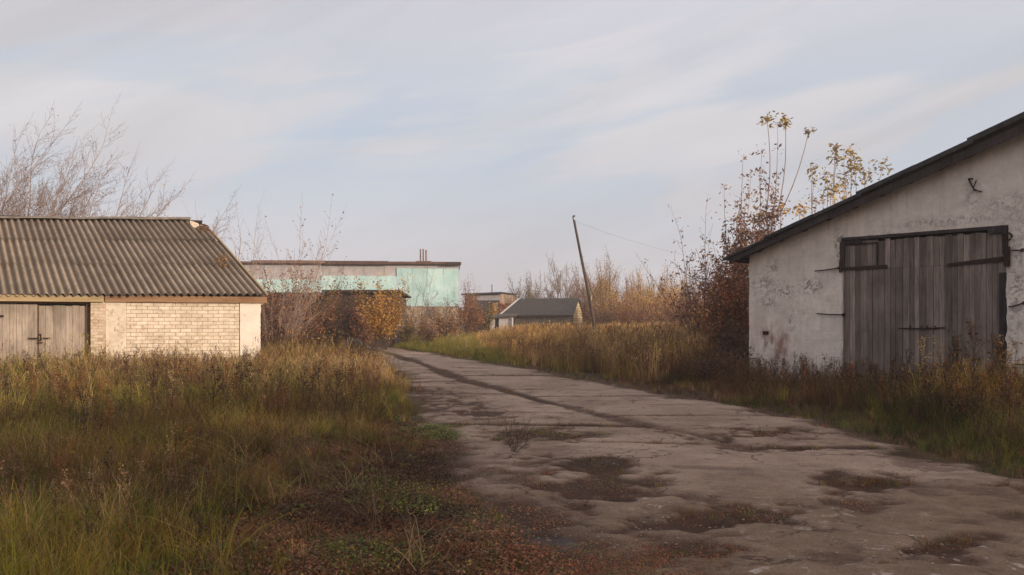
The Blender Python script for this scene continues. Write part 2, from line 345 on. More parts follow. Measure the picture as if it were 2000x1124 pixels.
def m_ground():
    t = NT('autumn_soil'); n = t.noise(0.35, 6, 0.65, 0.4); f = t.noise(5, 8, 0.75, 0.3); g = t.noise(30, 6, 0.75)
    c = t.mix(t.rng(n, 0.35, 0.65), (0.055, 0.038, 0.022), (0.075, 0.062, 0.025))
    c = t.mix(t.rng(f, 0.4, 0.65), c, (0.085, 0.045, 0.028)); c = t.scale(c, t.rng(g, 0.3, 0.7, 0.6, 1.35))
    return t.fin(c, 0.95, f, 0.9, 0.08)
M['soil'] = m_ground()
def m_road():
    t = NT('old_concrete'); big = t.noise(0.5, 5, 0.6, 0.4); mid = t.noise(2.6, 8, 0.72, 0.4); f = t.noise(22, 8, 0.8); gr = t.noise(90, 3, 0.7)
    c = t.mix(t.rng(big, 0.35, 0.65), (0.275, 0.212, 0.17), (0.375, 0.30, 0.245))
    c = t.scale(c, t.rng(mid, 0.3, 0.7, 0.78, 1.14)); c = t.scale(c, t.rng(f, 0.3, 0.72, 0.82, 1.12)); c = t.scale(c, t.rng(gr, 0.3, 0.7, 0.88, 1.1))
    c = t.mix(t.math('MULTIPLY', t.rng(t.noise(3.5, 8, 0.75, 0.6, None, (2, 9, 0)), 0.56, 0.66), 0.5), c, (0.15, 0.105, 0.085))   # mud skin
    sand = t.mix(t.rng(mid, 0.35, 0.65), (0.115, 0.08, 0.055), (0.225, 0.165, 0.12)); sand = t.scale(sand, t.rng(f, 0.3, 0.72, 0.75, 1.2))
    c = t.mix(t.attr('sand'), c, sand)
    ch = t.math('MULTIPLY', t.rng(t.noise(5, 7, 0.75, 0.5), 0.57, 0.64), t.attr('chalk')); c = t.mix(ch, c, (0.50, 0.46, 0.44))
    vo = t.N.new('ShaderNodeTexVoronoi'); vo.feature = 'DISTANCE_TO_EDGE'; vo.inputs['Scale'].default_value = 0.62
    wn = t.N.new('ShaderNodeTexNoise'); wn.inputs['Scale'].default_value = 2.2; wn.inputs['Detail'].default_value = 6; t.L.new(t.tc.outputs['Object'], wn.inputs[0])
    wa = t.N.new('ShaderNodeVectorMath'); t.L.new(t.tc.outputs['Object'], wa.inputs[0]); t.L.new(t.scale(wn.outputs['Color'], 0.7), wa.inputs[1]); t.L.new(wa.outputs[0], vo.inputs['Vector'])
    ck = t.math('MULTIPLY', t.rng(vo.outputs['Distance'], 0.004, 0.014, 1.0, 0.0), t.rng(t.noise(0.8, 3, 0.5, 0, None, (5, 5, 0)), 0.46, 0.56))
    c = t.mix(t.math('MULTIPLY', ck, 0.8), c, (0.05, 0.032, 0.024))
    vg = t.N.new('ShaderNodeTexVoronoi'); vg.inputs['Scale'].default_value = 55; t.L.new(t.tc.outputs['Object'], vg.inputs['Vector'])
    c = t.scale(c, t.rng(vg.outputs['Distance'], 0.1, 0.8, 1.14, 0.82))
    d = t.mix(t.rng(f, 0.35, 0.65), (0.038, 0.022, 0.016), (0.08, 0.045, 0.03))
    c = t.mix(t.attr('dirt'), c, d)
    pb = t.rng(t.noise(48, 2, 0.5), 0.70, 0.74); c = t.mix(t.math('MULTIPLY', pb, 0.5), c, (0.36, 0.32, 0.30))
    wet = t.attr('wet'); c = t.scale(c, t.rng(wet, 0, 1, 1.0, 0.55))
    rg = t.rng(wet, 0, 1, 0.95, 0.55)
    return t.fin(c, rg, t.math('ADD', f, t.math('MULTIPLY', mid, 1.3)), 0.75, 0.025)
M['road'] = m_road()

# ------------------------------------------------------------------ ground sheet and road
def build_ground():
    def axis(a, b, d0, mid, far):
        xs = list(np.arange(a, b+1e-6, d0)); s = d0; x = b
        while x < far: s *= 1.22; x += s; xs.append(x)
        s = d0; x = a
        while x > -far: s *= 1.22; x -= s; xs.insert(0, x)
        return np.array(xs)
    xs = axis(-18, 18, 0.3, 0, 900); ys = axis(2, 66, 0.3, 0, 900)
    X, Y = np.meshgrid(xs, ys); Z = ground(X, Y)-0.14*sstep(0.25, 0.6, -roaddist(X, Y))*(Y < 54)*(Y > 3.3)
    V = np.stack([X.ravel(), Y.ravel(), Z.ravel()], 1); nx = len(xs); ny = len(ys)
    i = np.arange(nx-1)[None, :]+np.arange(ny-1)[:, None]*nx; i = i.ravel()
    Q = np.stack([i, i+1, i+nx+1, i+nx], 1)
    tag(np_mesh('ground', V, Q, M['soil'], smooth=True), kind='structure')
build_ground()

ELL = []   # dark patches on the road: (px, py, half width px, half height px, strength, tilt)
for e in [(1045, 855, 125, 10, 1.3, -0.06), (1175, 925, 140, 30, 1.2, .05), (1180, 965, 150, 32, 1.2, 0), (1390, 1015, 160, 24, 1.5, -0.12), (1070, 1057, 75, 20, .8, 0),
          (1690, 945, 110, 24, 1.2, 0.02), (1680, 985, 85, 20, .9, 0), (1340, 1080, 130, 27, 1.2, 0.05), (1860, 1070, 95, 28, 1.3, -.3), (1880, 1105, 70, 14, .8, .1), (1990, 1015, 50, 14, .8, .2),
          (1150, 808, 45, 5, .9, .2), (1460, 805, 60, 3, .6, -.1), (1440, 872, 60, 7, .8, .15), (1345, 850, 55, 4, .9, .3), (1575, 855, 25, 5, .5, 0),
          (1500, 850, 180, 5, 1.3, -.06), (1560, 877, 100, 3.5, .8, -.1), (930, 812, 110, 8, 1.3, .0), (910, 797, 95, 5.5, 1.3, .0), (895, 784, 85, 4.5, 1.2, 0), (880, 771, 65, 3.5, 1, 0), (860, 760, 50, 3, .9, 0),
          (1000, 858, 60, 8, .8, 0), (930, 826, 60, 5, .5, 0), (1600, 915, 60, 10, .5, .2), (1640, 1095, 90, 16, .6, 0.1), (1200, 1110, 160, 18, .7, 0), (1010, 1000, 110, 36, 1.1, .1), (950, 1070, 120, 30, .9, 0),
          (1000, 930, 80, 26, .8, 0), (1075, 890, 55, 14, .35, 0), (1720, 885, 90, 12, .45, .12), (1880, 960, 120, 13, .5, .12), (1800, 905, 90, 15, .6, .2)]:
    px, py, a, b, s, tl = e; ELL.append(e)
def road_fields(X, Y):
    """dirt, sand, chalk and wet masks of the road surface at world points"""
    L_, Rr, Cc = rl(Y), rr(Y), rc(Y)
    n1 = fbm(X*1.3, Y*1.3, 21); n2 = fbm(X*5, Y*5, 31, 5); n3 = fbm(X*0.7+4, Y*0.7, 41)
    wob = (n1-0.5)*0.35
    dirt = np.zeros_like(X)
    # ragged dirty margins
    dl = X-L_; dr = Rr-X
    dirt = np.maximum(dirt, 1-sstep(0.05, 0.65, dl+(n1-0.5)*1.4+(n2-.5)*.5)); dirt = np.maximum(dirt, 1-sstep(0.0, 0.45, dr+(n1-0.5)*1.2+(n2-.5)*.5))
    # middle joint
    wj = 0.07+0.16*sstep(0.45, 0.7, fbm(Y*0.35, X*0+3, 51))+0.10*sstep(14, 22, Y)
    dirt = np.maximum(dirt, (1-sstep(wj*0.5, wj*1.5, np.abs(X-Cc+wob*0.25)))*sstep(9.5, 12.5, Y)*(0.5+.5*sstep(14, 19, Y)+.25*(n1>.5)))
    # cross joints, two runs of slabs with their own rhythm; s runs along the road
    for side, off, seed in ((-1, 0.0, 61), (1, 0.9, 71)):
        m = (X < Cc) if side < 0 else (X >= Cc)
        s = Y*1.03 + X*0.12*(1 if side < 0 else -0.4) + off + wob*0.12
        k = np.round(s/2.05); d = np.abs(s-k*2.05); hk = _h(k, k*0+side+5, seed)
        wd = (0.03+0.13*hk**1.5)*(0.6+0.9*n3)
        brk = sstep(0.30, 0.45, fbm(X*0.6+k*3.1, k*0, seed+3))
        j = np.maximum((1-sstep(wd*.8, wd*1.4+0.02, d+(n2-.5)*.07))*brk, (1-sstep(.014, .032, d+(n2-.5)*.01))*(.55+.3*brk))*sstep(8.5, 11, Y)
        dirt = np.where(m, np.maximum(dirt, j), dirt)
    # patches measured in the photograph
    PX = 1000+X/Y*F; PY = HZ+CH/Y*F
    wet = np.zeros_like(X); wx = (fbm(X*2.4, Y*2.4, 23)-.5)*4; wy = (fbm(X*2.4+9, Y*2.4, 25)-.5)*4
    for (px, py, a, b, s, tl) in ELL:
        u = (PX-px); v = (PY-py)-tl*(PX-px)*0.6; q = np.sqrt(((u+wx*26)/a)**2+((v+wy*9)/b)**2)
        v_ = s*(1-sstep(0.35, 1.25, q+(n2-0.5)*1.9+(n1-.5)*.9)); dirt = np.maximum(dirt, v_)
    q = ((PX-1070)/78)**2+((PY-1057)/17)**2; wet = (1-sstep(0.6, 1.1, q+(n2-.5)*.5))
    dirt = np.maximum(dirt*(0.75+0.5*n2), 0.8*sstep(0.66, 0.78, n2)*sstep(0.45, 0.6, n3))
    sand = np.clip(sstep(11.5, 8.5, Y) if False else 1-sstep(7.8, 10.2, Y+(n1-.5)*3.0), 0, 1)*0.85
    sand = np.maximum(sand, 0.4*sstep(0.55, 0.65, n3))
    chalk = (1-sstep(6.2, 9.8, Y+(n3-.5)*3))*sstep(.45,.6,n1)*.8
    return np.clip(dirt, 0, 1), np.clip(sand, 0, 1), np.clip(chalk, 0, 1), wet
def build_road():
    nr, nc = 900, 340
    ys = 3.2*np.exp(np.linspace(0, math.log(56/3.2), nr)); uu = np.linspace(-0.04, 1.04, nc)
    Y = np.repeat(ys[:, None], nc, 1); L_ = rl(ys)[:, None]; R_ = rr(ys)[:, None]
    X = L_-0.25+(R_-L_+0.5)*uu[None, :]
    dirt, sand, chalk, wet = road_fields(X, Y)
    Cc = rc(Y); k = np.round((Y*1.03)/2.05); side = (X > Cc)
    off = (_h(k, side.astype(float), 5)-0.5)*0.03*sstep(9.5, 12, Y)
    Z = gbase(X, Y)+0.028+off-0.03*dirt-0.02*wet+0.025*(fbm(X*2, Y*2, 81)-.5)+0.012*(fbm(X*14, Y*14, 83)-.5)
    Z += 0.05*(fbm(X*0.7, Y*0.7, 85)-0.5)*(1-sstep(9, 13, Y))
    edge = np.minimum(X-(L_-0.25), (R_+0.25)-X); Z -= 0.12*(1-sstep(0, 0.12, edge))
    V = np.stack([X.ravel(), Y.ravel(), Z.ravel()], 1)
    i = (np.arange(nc-1)[None, :]+np.arange(nr-1)[:, None]*nc).ravel(); Q = np.stack([i, i+1, i+nc+1, i+nc], 1)
    tag(np_mesh('road', V, Q, M['road'], smooth=True, attrs=dict(dirt=dirt.ravel(), sand=sand.ravel(), chalk=chalk.ravel(), wet=wet.ravel())), kind='structure')
build_road()

# ------------------------------------------------------------------ scatter of plant templates (merged into one mesh)
def tuft(n, h, wdt, spread, lean, seg=3, curl=0.6, head=0.0, seed=0, droop=0.0):
    """n curved tapering blades; head > 0 adds a plume on the tip"""
    r = np.random.default_rng(seed); V = []; Q = []; T = []
    for b in range(n):
        az = r.uniform(0, 2*pi); x0, y0 = r.normal(0, spread, 2); hh = h*r.uniform(0.55, 1.1); ln = lean*r.uniform(0.1, 1.2); fa = r.uniform(0, pi)
        wv = np.array([cos(fa), sin(fa), 0]); tn = r.uniform(0.7, 1.25); base = len(V)
        for i in range(seg+1):
            t = i/seg; bend = ln*hh*(t**(1+curl)); z = hh*t*(1-0.25*ln*t)-droop*hh*t*t*t*0.5
            wd = wdt*(1-0.8*t)*0.5
            p = np.array([x0+cos(az)*bend, y0+sin(az)*bend, z]); V += [p-wv*wd, p+wv*wd]; T += [tn, tn]
        for i in range(seg): Q.append((base+2*i, base+2*i+1, base+2*i+3, base+2*i+2))
        if head:
            tip = np.array([x0+cos(az)*ln*hh, y0+sin(az)*ln*hh, hh*(1-0.25*ln)-droop*hh*.5])
            for k in range(5):
                q = r.uniform(0, head); a2 = r.uniform(0, 2*pi); d = np.array([cos(a2), sin(a2), 1.3])*head*0.22; p = tip+np.array([cos(az)*.2, sin(az)*.2, -1])*q*.9
                bb = len(V); sd = np.array([-sin(a2), cos(a2), 0])*head*0.05
                V += [p-sd, p+sd, p+d+sd*.4, p+d-sd*.4]; T += [tn*1.15]*4; Q.append((bb, bb+1, bb+2, bb+3))
    return np.array(V), np.array(Q), np.array(T)
def weed(h, seed, nb=12, leafy=0.02, ang=0.5):
    """dead branching weed: stem, side shoots and small dry leaves or seed clusters"""
    r = np.random.default_rng(seed); V = []; Q = []; T = []
    def strip(p, q, w0, w1, t):
        d = q-p; a = r.uniform(0, pi); s = np.array([cos(a), sin(a), 0]); b = len(V)
        V.extend([p-s*w0, p+s*w0, q+s*w1, q-s*w1]); T.extend([t]*4); Q.append((b, b+1, b+2, b+3))
    p = np.zeros(3); lx, ly = r.normal(0, 0.12, 2); pts = [p]
    for i in range(4): p = p+np.array([lx*h/4+r.normal(0, .01), ly*h/4+r.normal(0, .01), h/4]); pts.append(p)
    for i in range(4): strip(pts[i], pts[i+1], 0.004, 0.003, 0.8)
    for k in range(nb):
        t = r.uniform(0.3, 1)**0.8; i = min(3, int(t*4)); q = pts[i]+(pts[i+1]-pts[i])*(t*4-i); az = r.uniform(0, 2*pi); L_ = h*0.35*(1.25-t)*r.uniform(.6, 1.2)
        e = q+np.array([cos(az)*sin(ang), sin(az)*sin(ang), cos(ang)])*L_; strip(q, e, 0.003, 0.0015, 0.85)
        for j in range(4):
            c = q+(e-q)*r.uniform(0.35, 1.05)+r.normal(0, .01, 3); a = r.uniform(0, 2*pi); s1 = np.array([cos(a), sin(a), r.uniform(-.5, .9)])*leafy; s2 = np.array([-sin(a), cos(a), r.uniform(-.5, .5)])*leafy*.45
            b = len(V); V.extend([c, c+s1*.5+s2, c+s1, c+s1*.5-s2]); T.extend([r.uniform(.75, 1.4)]*4); Q.append((b, b+1, b+2, b+3))
    return np.array(V), np.array(Q), np.array(T)
def creeper(seed, n=22, s=0.035, hh=0.06):
    r = np.random.default_rng(seed); V = []; Q = []; T = []
    for k in range(n):
        c = np.array([*r.normal(0, 0.09, 2), r.uniform(0.005, hh)]); a = r.uniform(0, 2*pi); z = r.uniform(-.2, .8)
        s1 = np.array([cos(a), sin(a), z])*s*r.uniform(.5, 1.2); s2 = np.array([-sin(a), cos(a), r.uniform(-.4, .4)])*s*.35
        b = len(V); V += [c, c+s1*.5+s2, c+s1, c+s1*.5-s2]; T += [r.uniform(.65, 1.4)]*4; Q.append((b, b+1, b+2, b+3))
    return np.array(V), np.array(Q), np.array(T)
class Scatter:
    def __init__(s): s.V = []; s.Q = []; s.C = []; s.n = 0
    def put(s, tm, P, sc, col, zsc=None):
        """P (n,3), sc (n), col (n,3); templates drawn at random"""
        if len(P) == 0: return
        pick = rng.integers(0, len(tm), len(P)); rot = rng.uniform(0, 2*pi, len(P)); zs = sc if zsc is None else zsc
        for k, (v, q, t) in enumerate(tm):
            m = pick == k; n = int(m.sum())
            if not n: continue
            c, sn = np.cos(rot[m])[:, None], np.sin(rot[m])[:, None]; S = sc[m][:, None]
            X = (v[None, :, 0]*c-v[None, :, 1]*sn)*S+P[m, 0:1]; Y = (v[None, :, 0]*sn+v[None, :, 1]*c)*S+P[m, 1:2]; Z = v[None, :, 2]*zs[m][:, None]+P[m, 2:3]
            s.V.append(np.stack([X, Y, Z], -1).reshape(-1, 3).astype(np.float32))
            s.Q.append((q[None]+(np.arange(n)*len(v))[:, None, None]+s.n).reshape(-1, 4))
            s.C.append(np.clip(col[m][:, None, :]*t[None, :, None], 0, 1).reshape(-1, 3)); s.n += n*len(v)
    def build(s, name, m):
        return np_mesh(name, np.concatenate(s.V), np.concatenate(s.Q), m, np.concatenate(s.C))

TALL = [tuft(9, 1.0, 0.012, 0.05, 0.35, 4, 0.8, 0.11, 100+i, 0.1) for i in range(6)]         # dry reed-like grass with plumes
MEAD = [tuft(16, 0.6, 0.009, 0.06, 0.6, 4, 0.7, 0.0, 200+i, 0.25) for i in range(7)]           # meadow grass
MEADH = [tuft(8, 0.75, 0.006, 0.06, 0.4, 4, 0.7, 0.07, 250+i, 0.1) for i in range(5)]
SHORT = [tuft(14, 0.22, 0.008, 0.06, 0.8, 3, 0.6, 0.0, 300+i, 0.3) for i in range(5)]
LYING = [tuft(12, 0.6, 0.008, 0.08, 1.5, 4, 0.2, 0.0, 350+i, 0.6) for i in range(5)]
WEED = [weed(0.8, 400+i, 14, 0.03, 0.55) for i in range(7)]
CREEP = [creeper(500+i, 40, 0.022, 0.05) for i in range(6)]
def rosette(seed):
    r = np.random.default_rng(seed); V = []; Q = []; T = []
    for k in range(9):
        a = 2*pi*k/9+r.uniform(-.3, .3); d = np.array([cos(a), sin(a), 0]); sd = np.array([-sin(a), cos(a), 0]); L_ = r.uniform(.10, .2); up = r.uniform(.2, .9); w0 = L_*r.uniform(.16, .26); tn = r.uniform(.7, 1.3); b = len(V)
        for i in range(4):
            t_ = i/3; p = d*L_*t_+np.array([0, 0, L_*up*sin(t_*2.2)*.6+.01]); ww = w0*(.25, 1, .8, .12)[i]; V += [p-sd*ww, p+sd*ww]; T += [tn, tn]
        for i in range(3): Q.append((b+2*i, b+2*i+1, b+2*i+3, b+2*i+2))
    return np.array(V), np.array(Q), np.array(T)
ROS = [rosette(550+i) for i in range(5)]
def pebble(seed):
    r = np.random.default_rng(seed); a = np.arange(6)*pi/3; V = [(cos(q)*r.uniform(.7, 1.2), sin(q)*r.uniform(.6, 1), 0) for q in a]+[(cos(q)*r.uniform(.35, .7), sin(q)*r.uniform(.3, .6), r.uniform(.4, .7)) for q in a]
    Q = [(i, (i+1) % 6, (i+1) % 6+6, i+6) for i in range(6)]+[(6, 7, 8, 9), (6, 9, 10, 11)]; return np.array(V), np.array(Q), np.full(12, 1.0)
PEB = [pebble(580+i) for i in range(5)]
TALLF = [tuft(9, 1.0, 0.022, 0.10, 0.3, 2, 0.8, 0.14, 600+i, 0.1) for i in range(5)]            # same, for far away

PAL = dict(straw=(0.46, 0.32, 0.16), gold=(0.46, 0.29, 0.085), rust=(0.27, 0.10, 0.038), olive=(0.26, 0.215, 0.042), green=(0.145, 0.17, 0.03),
           dgreen=(0.055, 0.075, 0.018), brown=(0.175, 0.10, 0.052), dbrown=(0.09, 0.052, 0.033), red=(0.17, 0.045, 0.024), pale=(0.50, 0.39, 0.25), yel=(0.38, 0.31, 0.06))
def pal(names, wts, n, vary=0.22):
    A = np.array([PAL[k] for k in names]); i = rng.choice(len(names), n, p=np.array(wts)/sum(wts)); c = A[i]
    return c*(1+rng.normal(0, vary, (n, 1)))*(1+rng.normal(0, 0.05, (n, 3)))
def palmix(fields, x, y, vary=0.2):
    """fields: list of (names, weights); patch noise decides which list a plant uses"""
    n = len(x); f = fbm(x*0.42, y*0.42, 91, 2)*0.7+fbm(x*1.6, y*1.6, 93, 2)*0.3+rng.normal(0, 0.04, n); idx = np.clip(((f-0.30)/0.40*len(fields)).astype(int), 0, len(fields)-1)
    out = np.zeros((n, 3))
    for k, (a, b) in enumerate(fields):
        m = idx == k; out[m] = pal(a, b, int(m.sum()), vary)
    out = out*(0.50+0.95*sstep(.3, .7, fbm(x*1.1+30, y*1.1, 95, 3)))[:, None]
    return out
# footprints to keep clear
RG_O = np.array([7.45, 20.0]); RG_X = np.array([0.653, -0.758]); RG_X = RG_X/np.linalg.norm(RG_X); RG_Y = np.array([-RG_X[1], RG_X[0]])
LG_O = np.array([-6.65, 24.0]); LG_X = np.array([0.94, 0.34]); LG_X = LG_X/np.linalg.norm(LG_X); LG_Y = np.array([-LG_X[1], LG_X[0]])
def inside_buildings(x, y):
    dx, dy = x-RG_O[0], y-RG_O[1]; u = dx*RG_X[0]+dy*RG_X[1]; v = dx*RG_Y[0]+dy*RG_Y[1]
    a = (u > -2.5) & (u < 13) & (v > -0.02) & (v < 14.2)
    dx, dy = x-LG_O[0], y-LG_O[1]; u = dx*LG_X[0]+dy*LG_X[1]; v = dx*LG_Y[0]+dy*LG_Y[1]
    b = (u > -15) & (u < -0.22*v) & (v > 0.0) & (v < 9.5)
    return a | b
def sample(x0, x1, y0, y1, dens):
    n = int((x1-x0)*(y1-y0)*dens); x = rng.uniform(x0, x1, n); y = rng.uniform(y0, y1, n)
    k = (np.abs(x) < y*0.60+1.5) & ~inside_buildings(x, y); return x[k], y[k]
def P3(x, y, dz=0.0): return np.stack([x, y, ground(x, y)+dz], 1)
def pxl(x, y): return 1000+x/y*F, HZ+(CH-gbase(x, y))/y*F

def grow_left():
    S = Scatter()
    for (y0, y1, d) in ((4.6, 8, 150), (8, 12, 120), (12, 17, 90), (17, 25, 75), (25, 33, 34)):
        x, y = sample(-22, 0.6, y0, y1, d); dl = rl(y)-x; n1 = fbm(x*0.9, y*0.9, 15); thin = sstep(0.0, 0.5, dl+(n1-.5)*1.4); px, py = pxl(x, y)
        # low reddish growth occupies a wedge beside the road in the foreground
        low = sstep(2.3, 0.9, dl) if False else 1-sstep(0.6, 2.3, dl+(n1-.5)*1.2)
        low = (1-sstep(1.6, 2.7, dl+(n1-.5)*1.6))*(1-sstep(8.0, 13.0, y))
        keep = rng.random(len(x)) < thin*(1-0.93*low); x, y, dl, n1 = x[keep], y[keep], dl[keep], n1[keep]
        h = (0.27+0.22*sstep(8, 16, y)+0.16*sstep(16, 23, y))*(0.40+0.60*sstep(0.5, 3.6, dl+.08*(y-6)))*(0.7+0.6*n1)*rng.uniform(.75, 1.2, len(x))
        far = y > 19; tus = fbm(x*2.2, y*2.2, 67, 3); h = h*(0.55+0.95*sstep(.3, .68, tus)); k = rng.random(len(x)) < .35+.65*sstep(.30, .5, tus)
        x, y, dl, n1, h, far = [q[k] for q in (x, y, dl, n1, h, far)]
        col = palmix([(['green', 'olive', 'dgreen', 'yel'], [3, 3, 1.5, 1]), (['olive', 'yel', 'straw', 'green'], [4, 2, 1, 2]), (['dgreen', 'brown', 'green', 'olive'], [2.5, 1.5, 2, 2]),
                      (['brown', 'dbrown', 'olive', 'rust'], [3, 2, 2, 1.3]), (['brown', 'olive', 'rust', 'dbrown'], [3, 2, 1.2, 1]), (['straw', 'olive', 'gold', 'brown'], [2, 3, 1, 1.5]), (['olive', 'green', 'yel'], [3, 2, 1.5])], x, y)
        col = np.where((rng.random(len(x)) < sstep(17, 22, y)*.55)[:, None], pal(['straw', 'brown', 'gold', 'rust'], [3, 3, 1, 1], len(x)), col)
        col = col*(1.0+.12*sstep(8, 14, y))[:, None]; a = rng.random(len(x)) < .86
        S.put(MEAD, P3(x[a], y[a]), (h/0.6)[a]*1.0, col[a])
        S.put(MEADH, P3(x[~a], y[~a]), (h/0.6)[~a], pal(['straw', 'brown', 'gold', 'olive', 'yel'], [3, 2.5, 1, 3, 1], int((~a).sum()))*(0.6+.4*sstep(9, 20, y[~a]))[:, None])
    # pale dry grass in front of the brick wall, catching the sun
    x, y = sample(-16, -2.6, 20.0, 28, 60); dx, dy = x-LG_O[0], y-LG_O[1]; u = dx*LG_X[0]+dy*LG_X[1]; v = dx*LG_Y[0]+dy*LG_Y[1]
    k = (v < 0) & (v > -2.6) & (u > -12) | ((u > 0) & (u < 4) & (v < 5)); x, y, u = x[k], y[k], u[k]
    m = rng.random(len(x)) < np.where(u < -4.2, 0.35, 1.0); x, y, u = x[m], y[m], u[m]; k2 = roaddist(x, y) > 0.5; x, y = x[k2], y[k2]
    S.put(TALL, P3(x, y), rng.uniform(0.5, 0.85, len(x)), pal(['straw', 'pale', 'gold', 'brown'], [4, 2, 1, 1.5], len(x)))
    # green tufts and lying straw near the camera
    x, y = sample(-5, 1, 5.0, 10, 22); k = roaddist(x, y) > 1.9; x, y = x[k], y[k]
    S.put(SHORT, P3(x, y), rng.uniform(.7, 1.3, len(x)), pal(['green', 'dgreen', 'olive'], [3, 2, 1], len(x)))
    x, y = sample(-10, 0, 5.0, 15, 6); k = roaddist(x, y) > 0.7; x, y = x[k], y[k]
    S.put(LYING, P3(x, y, .05), rng.uniform(.6, 1.2, len(x)), pal(['straw', 'brown', 'olive', 'yel'], [2, 4, 2, .6], len(x))*.7)
    x, y = sample(-9, 0.5, 5.0, 16, 7); k = roaddist(x, y) > 0.25; x, y = x[k], y[k]
    S.put(ROS, P3(x, y, .02), rng.uniform(.28, .62, len(x)), pal(['green', 'dgreen', 'olive', 'brown'], [3, 4, 2, 1.5], len(x))*.8)
    # bright tussock in the near left corner
    n = 110; x = rng.normal(-2.95, 0.42, n); y = rng.normal(6.15, 0.42, n)
    S.put(MEAD, P3(x, y), rng.uniform(.55, .85, n), pal(['green', 'yel', 'olive', 'straw'], [3, 1.2, 2, 1], n))
    tag(S.build('meadow_grass', M['foliage']), 'mixed olive, brown and straw grass filling the ground left of the concrete road', 'grass', kind='stuff')
    # weeds
    S = Scatter()
    for (y0, y1, d) in ((5, 10, 9), (10, 16, 9), (16, 26, 8), (24, 33, 5)):
        x, y = sample(-20, 0, y0, y1, d); k = (roaddist(x, y) > 0.7+1.2*(y < 11)); x, y = x[k], y[k]; c = fbm(x*.5, y*.5, 17); k = rng.random(len(x)) < sstep(.35, .6, c)*1.2+.1; x, y = x[k], y[k]
        S.put(WEED, P3(x, y), rng.uniform(.6, 1.15, len(x))*(0.55+.45*sstep(6, 14, y)), pal(['dbrown', 'brown', 'rust', 'straw'], [4, 4, 1.5, 1], len(x)))
    tag(S.build('dead_weeds', M['foliage']), 'dark brown dead weed stalks standing among the grass left of the road', 'weeds', kind='stuff')
grow_left()

def grow_low():
    S = Scatter()
    # red-brown ground cover beside and on the road
    x, y = sample(-4.5, 8, 4.6, 15, 420); d, s_, c_, w_ = road_fields(x, y); dl = rl(y)-x; rd = roaddist(x, y); n1 = fbm(x*1.1, y*1.1, 15)
    onroad = rd < 0.0
    pr = np.where(onroad, sstep(.5, .95, d)*0.26, np.where(dl > 0, (1-sstep(1.6, 3.2, dl+(n1-.5)*1.4)), 0.0)*(1-sstep(11, 14, y)))
    pr = pr*(1-w_)
    k = rng.random(len(x)) < pr*0.62; x, y, onr = x[k], y[k], onroad[k]
    c = palmix([(['dgreen', 'green', 'brown'], [2, 1.0, 3]), (['brown', 'dbrown', 'rust'], [3, 2, 1]), (['brown', 'red', 'rust'], [3, 1.3, 1.5]), (['red', 'rust', 'brown', 'gold'], [1.2, 1.6, 3, .3])], x, y, .25)
    P = P3(x, y); P[:, 2] = np.where(onr, gbase(x, y)-0.005, P[:, 2])
    S.put(CREEP, P, rng.uniform(.6, 1.15, len(x))*np.where(onr, .75, 1.1), c*np.array([.78, .85, .9])*(0.6+.9*fbm(x*2, y*2, 77))[:, None])
    # short wiry grass mixed in
    x, y = sample(-4.5, 1, 4.6, 14, 60); dl = rl(y)-x; k = (dl > .15) & (dl < 3); x, y = x[k], y[k]
    S.put(SHORT, P3(x, y), rng.uniform(.35, .8, len(x)), palmix([(['rust', 'brown'], [1, 2]), (['brown', 'olive', 'rust'], [3, 1, 1.5]), (['brown', 'dbrown', 'red'], [2, 1, 1]), (['green', 'dgreen', 'brown'], [1, 2, 2])], x, y)*.85)
    # orange autumn leaves and moss at the very front
    x, y = sample(-1.2, 1.6, 5.0, 6.6, 160); k = rng.random(len(x)) < (1-sstep(5.9, 6.5, y)); x, y = x[k], y[k]
    S.put(CREEP, P3(x, y, .01), rng.uniform(.5, .8, len(x)), pal(['rust', 'brown', 'red', 'green'], [3, 2, .6, .8], len(x)))
    for (cx, cy, n) in ((-.95, 5.85, 80), (-1.0, 7.6, 60), (-1.3, 8.3, 40), (-1.05, 12.3, 90), (-1.3, 13.2, 60)):
        x = rng.normal(cx, .2, n); y = rng.normal(cy, .22, n); S.put(CREEP, P3(x, y, .02), rng.uniform(.7, 1.2, n), pal(['green', 'dgreen', 'olive'], [3, 2, 1], n))
    # small grass in joints and patches
    x, y = sample(-7, 8, 7, 45, 26); d, s_, c_, w_ = road_fields(x, y); k = (roaddist(x, y) < 0) & (rng.random(len(x)) < sstep(.6, .95, d)*.35); x, y = x[k], y[k]
    P = P3(x, y); P[:, 2] = gbase(x, y)
    S.put(SHORT, P, rng.uniform(.25, .6, len(x)), pal(['olive', 'brown', 'green', 'rust'], [2, 3, 1, 1], len(x)))
    for (px, py, n) in ((1690, 945, 55), (1395, 1012, 22), (1860, 1062, 26)):
        Y = CH*F/(py-HZ); X = at(px, Y); x = rng.normal(X, .22, n); y = rng.normal(Y, .12, n)
        P = P3(x, y); P[:, 2] = gbase(x, y); S.put(SHORT, P, rng.uniform(.2, .45, n), pal(['brown', 'olive', 'rust', 'dbrown'], [3, 2, 1, 2], n))
    tag(S.build('creeping_weeds', M['leaf']), 'low red brown creeping weeds and moss along the near road edge and in its joints', 'ground cover', kind='stuff')
grow_low()

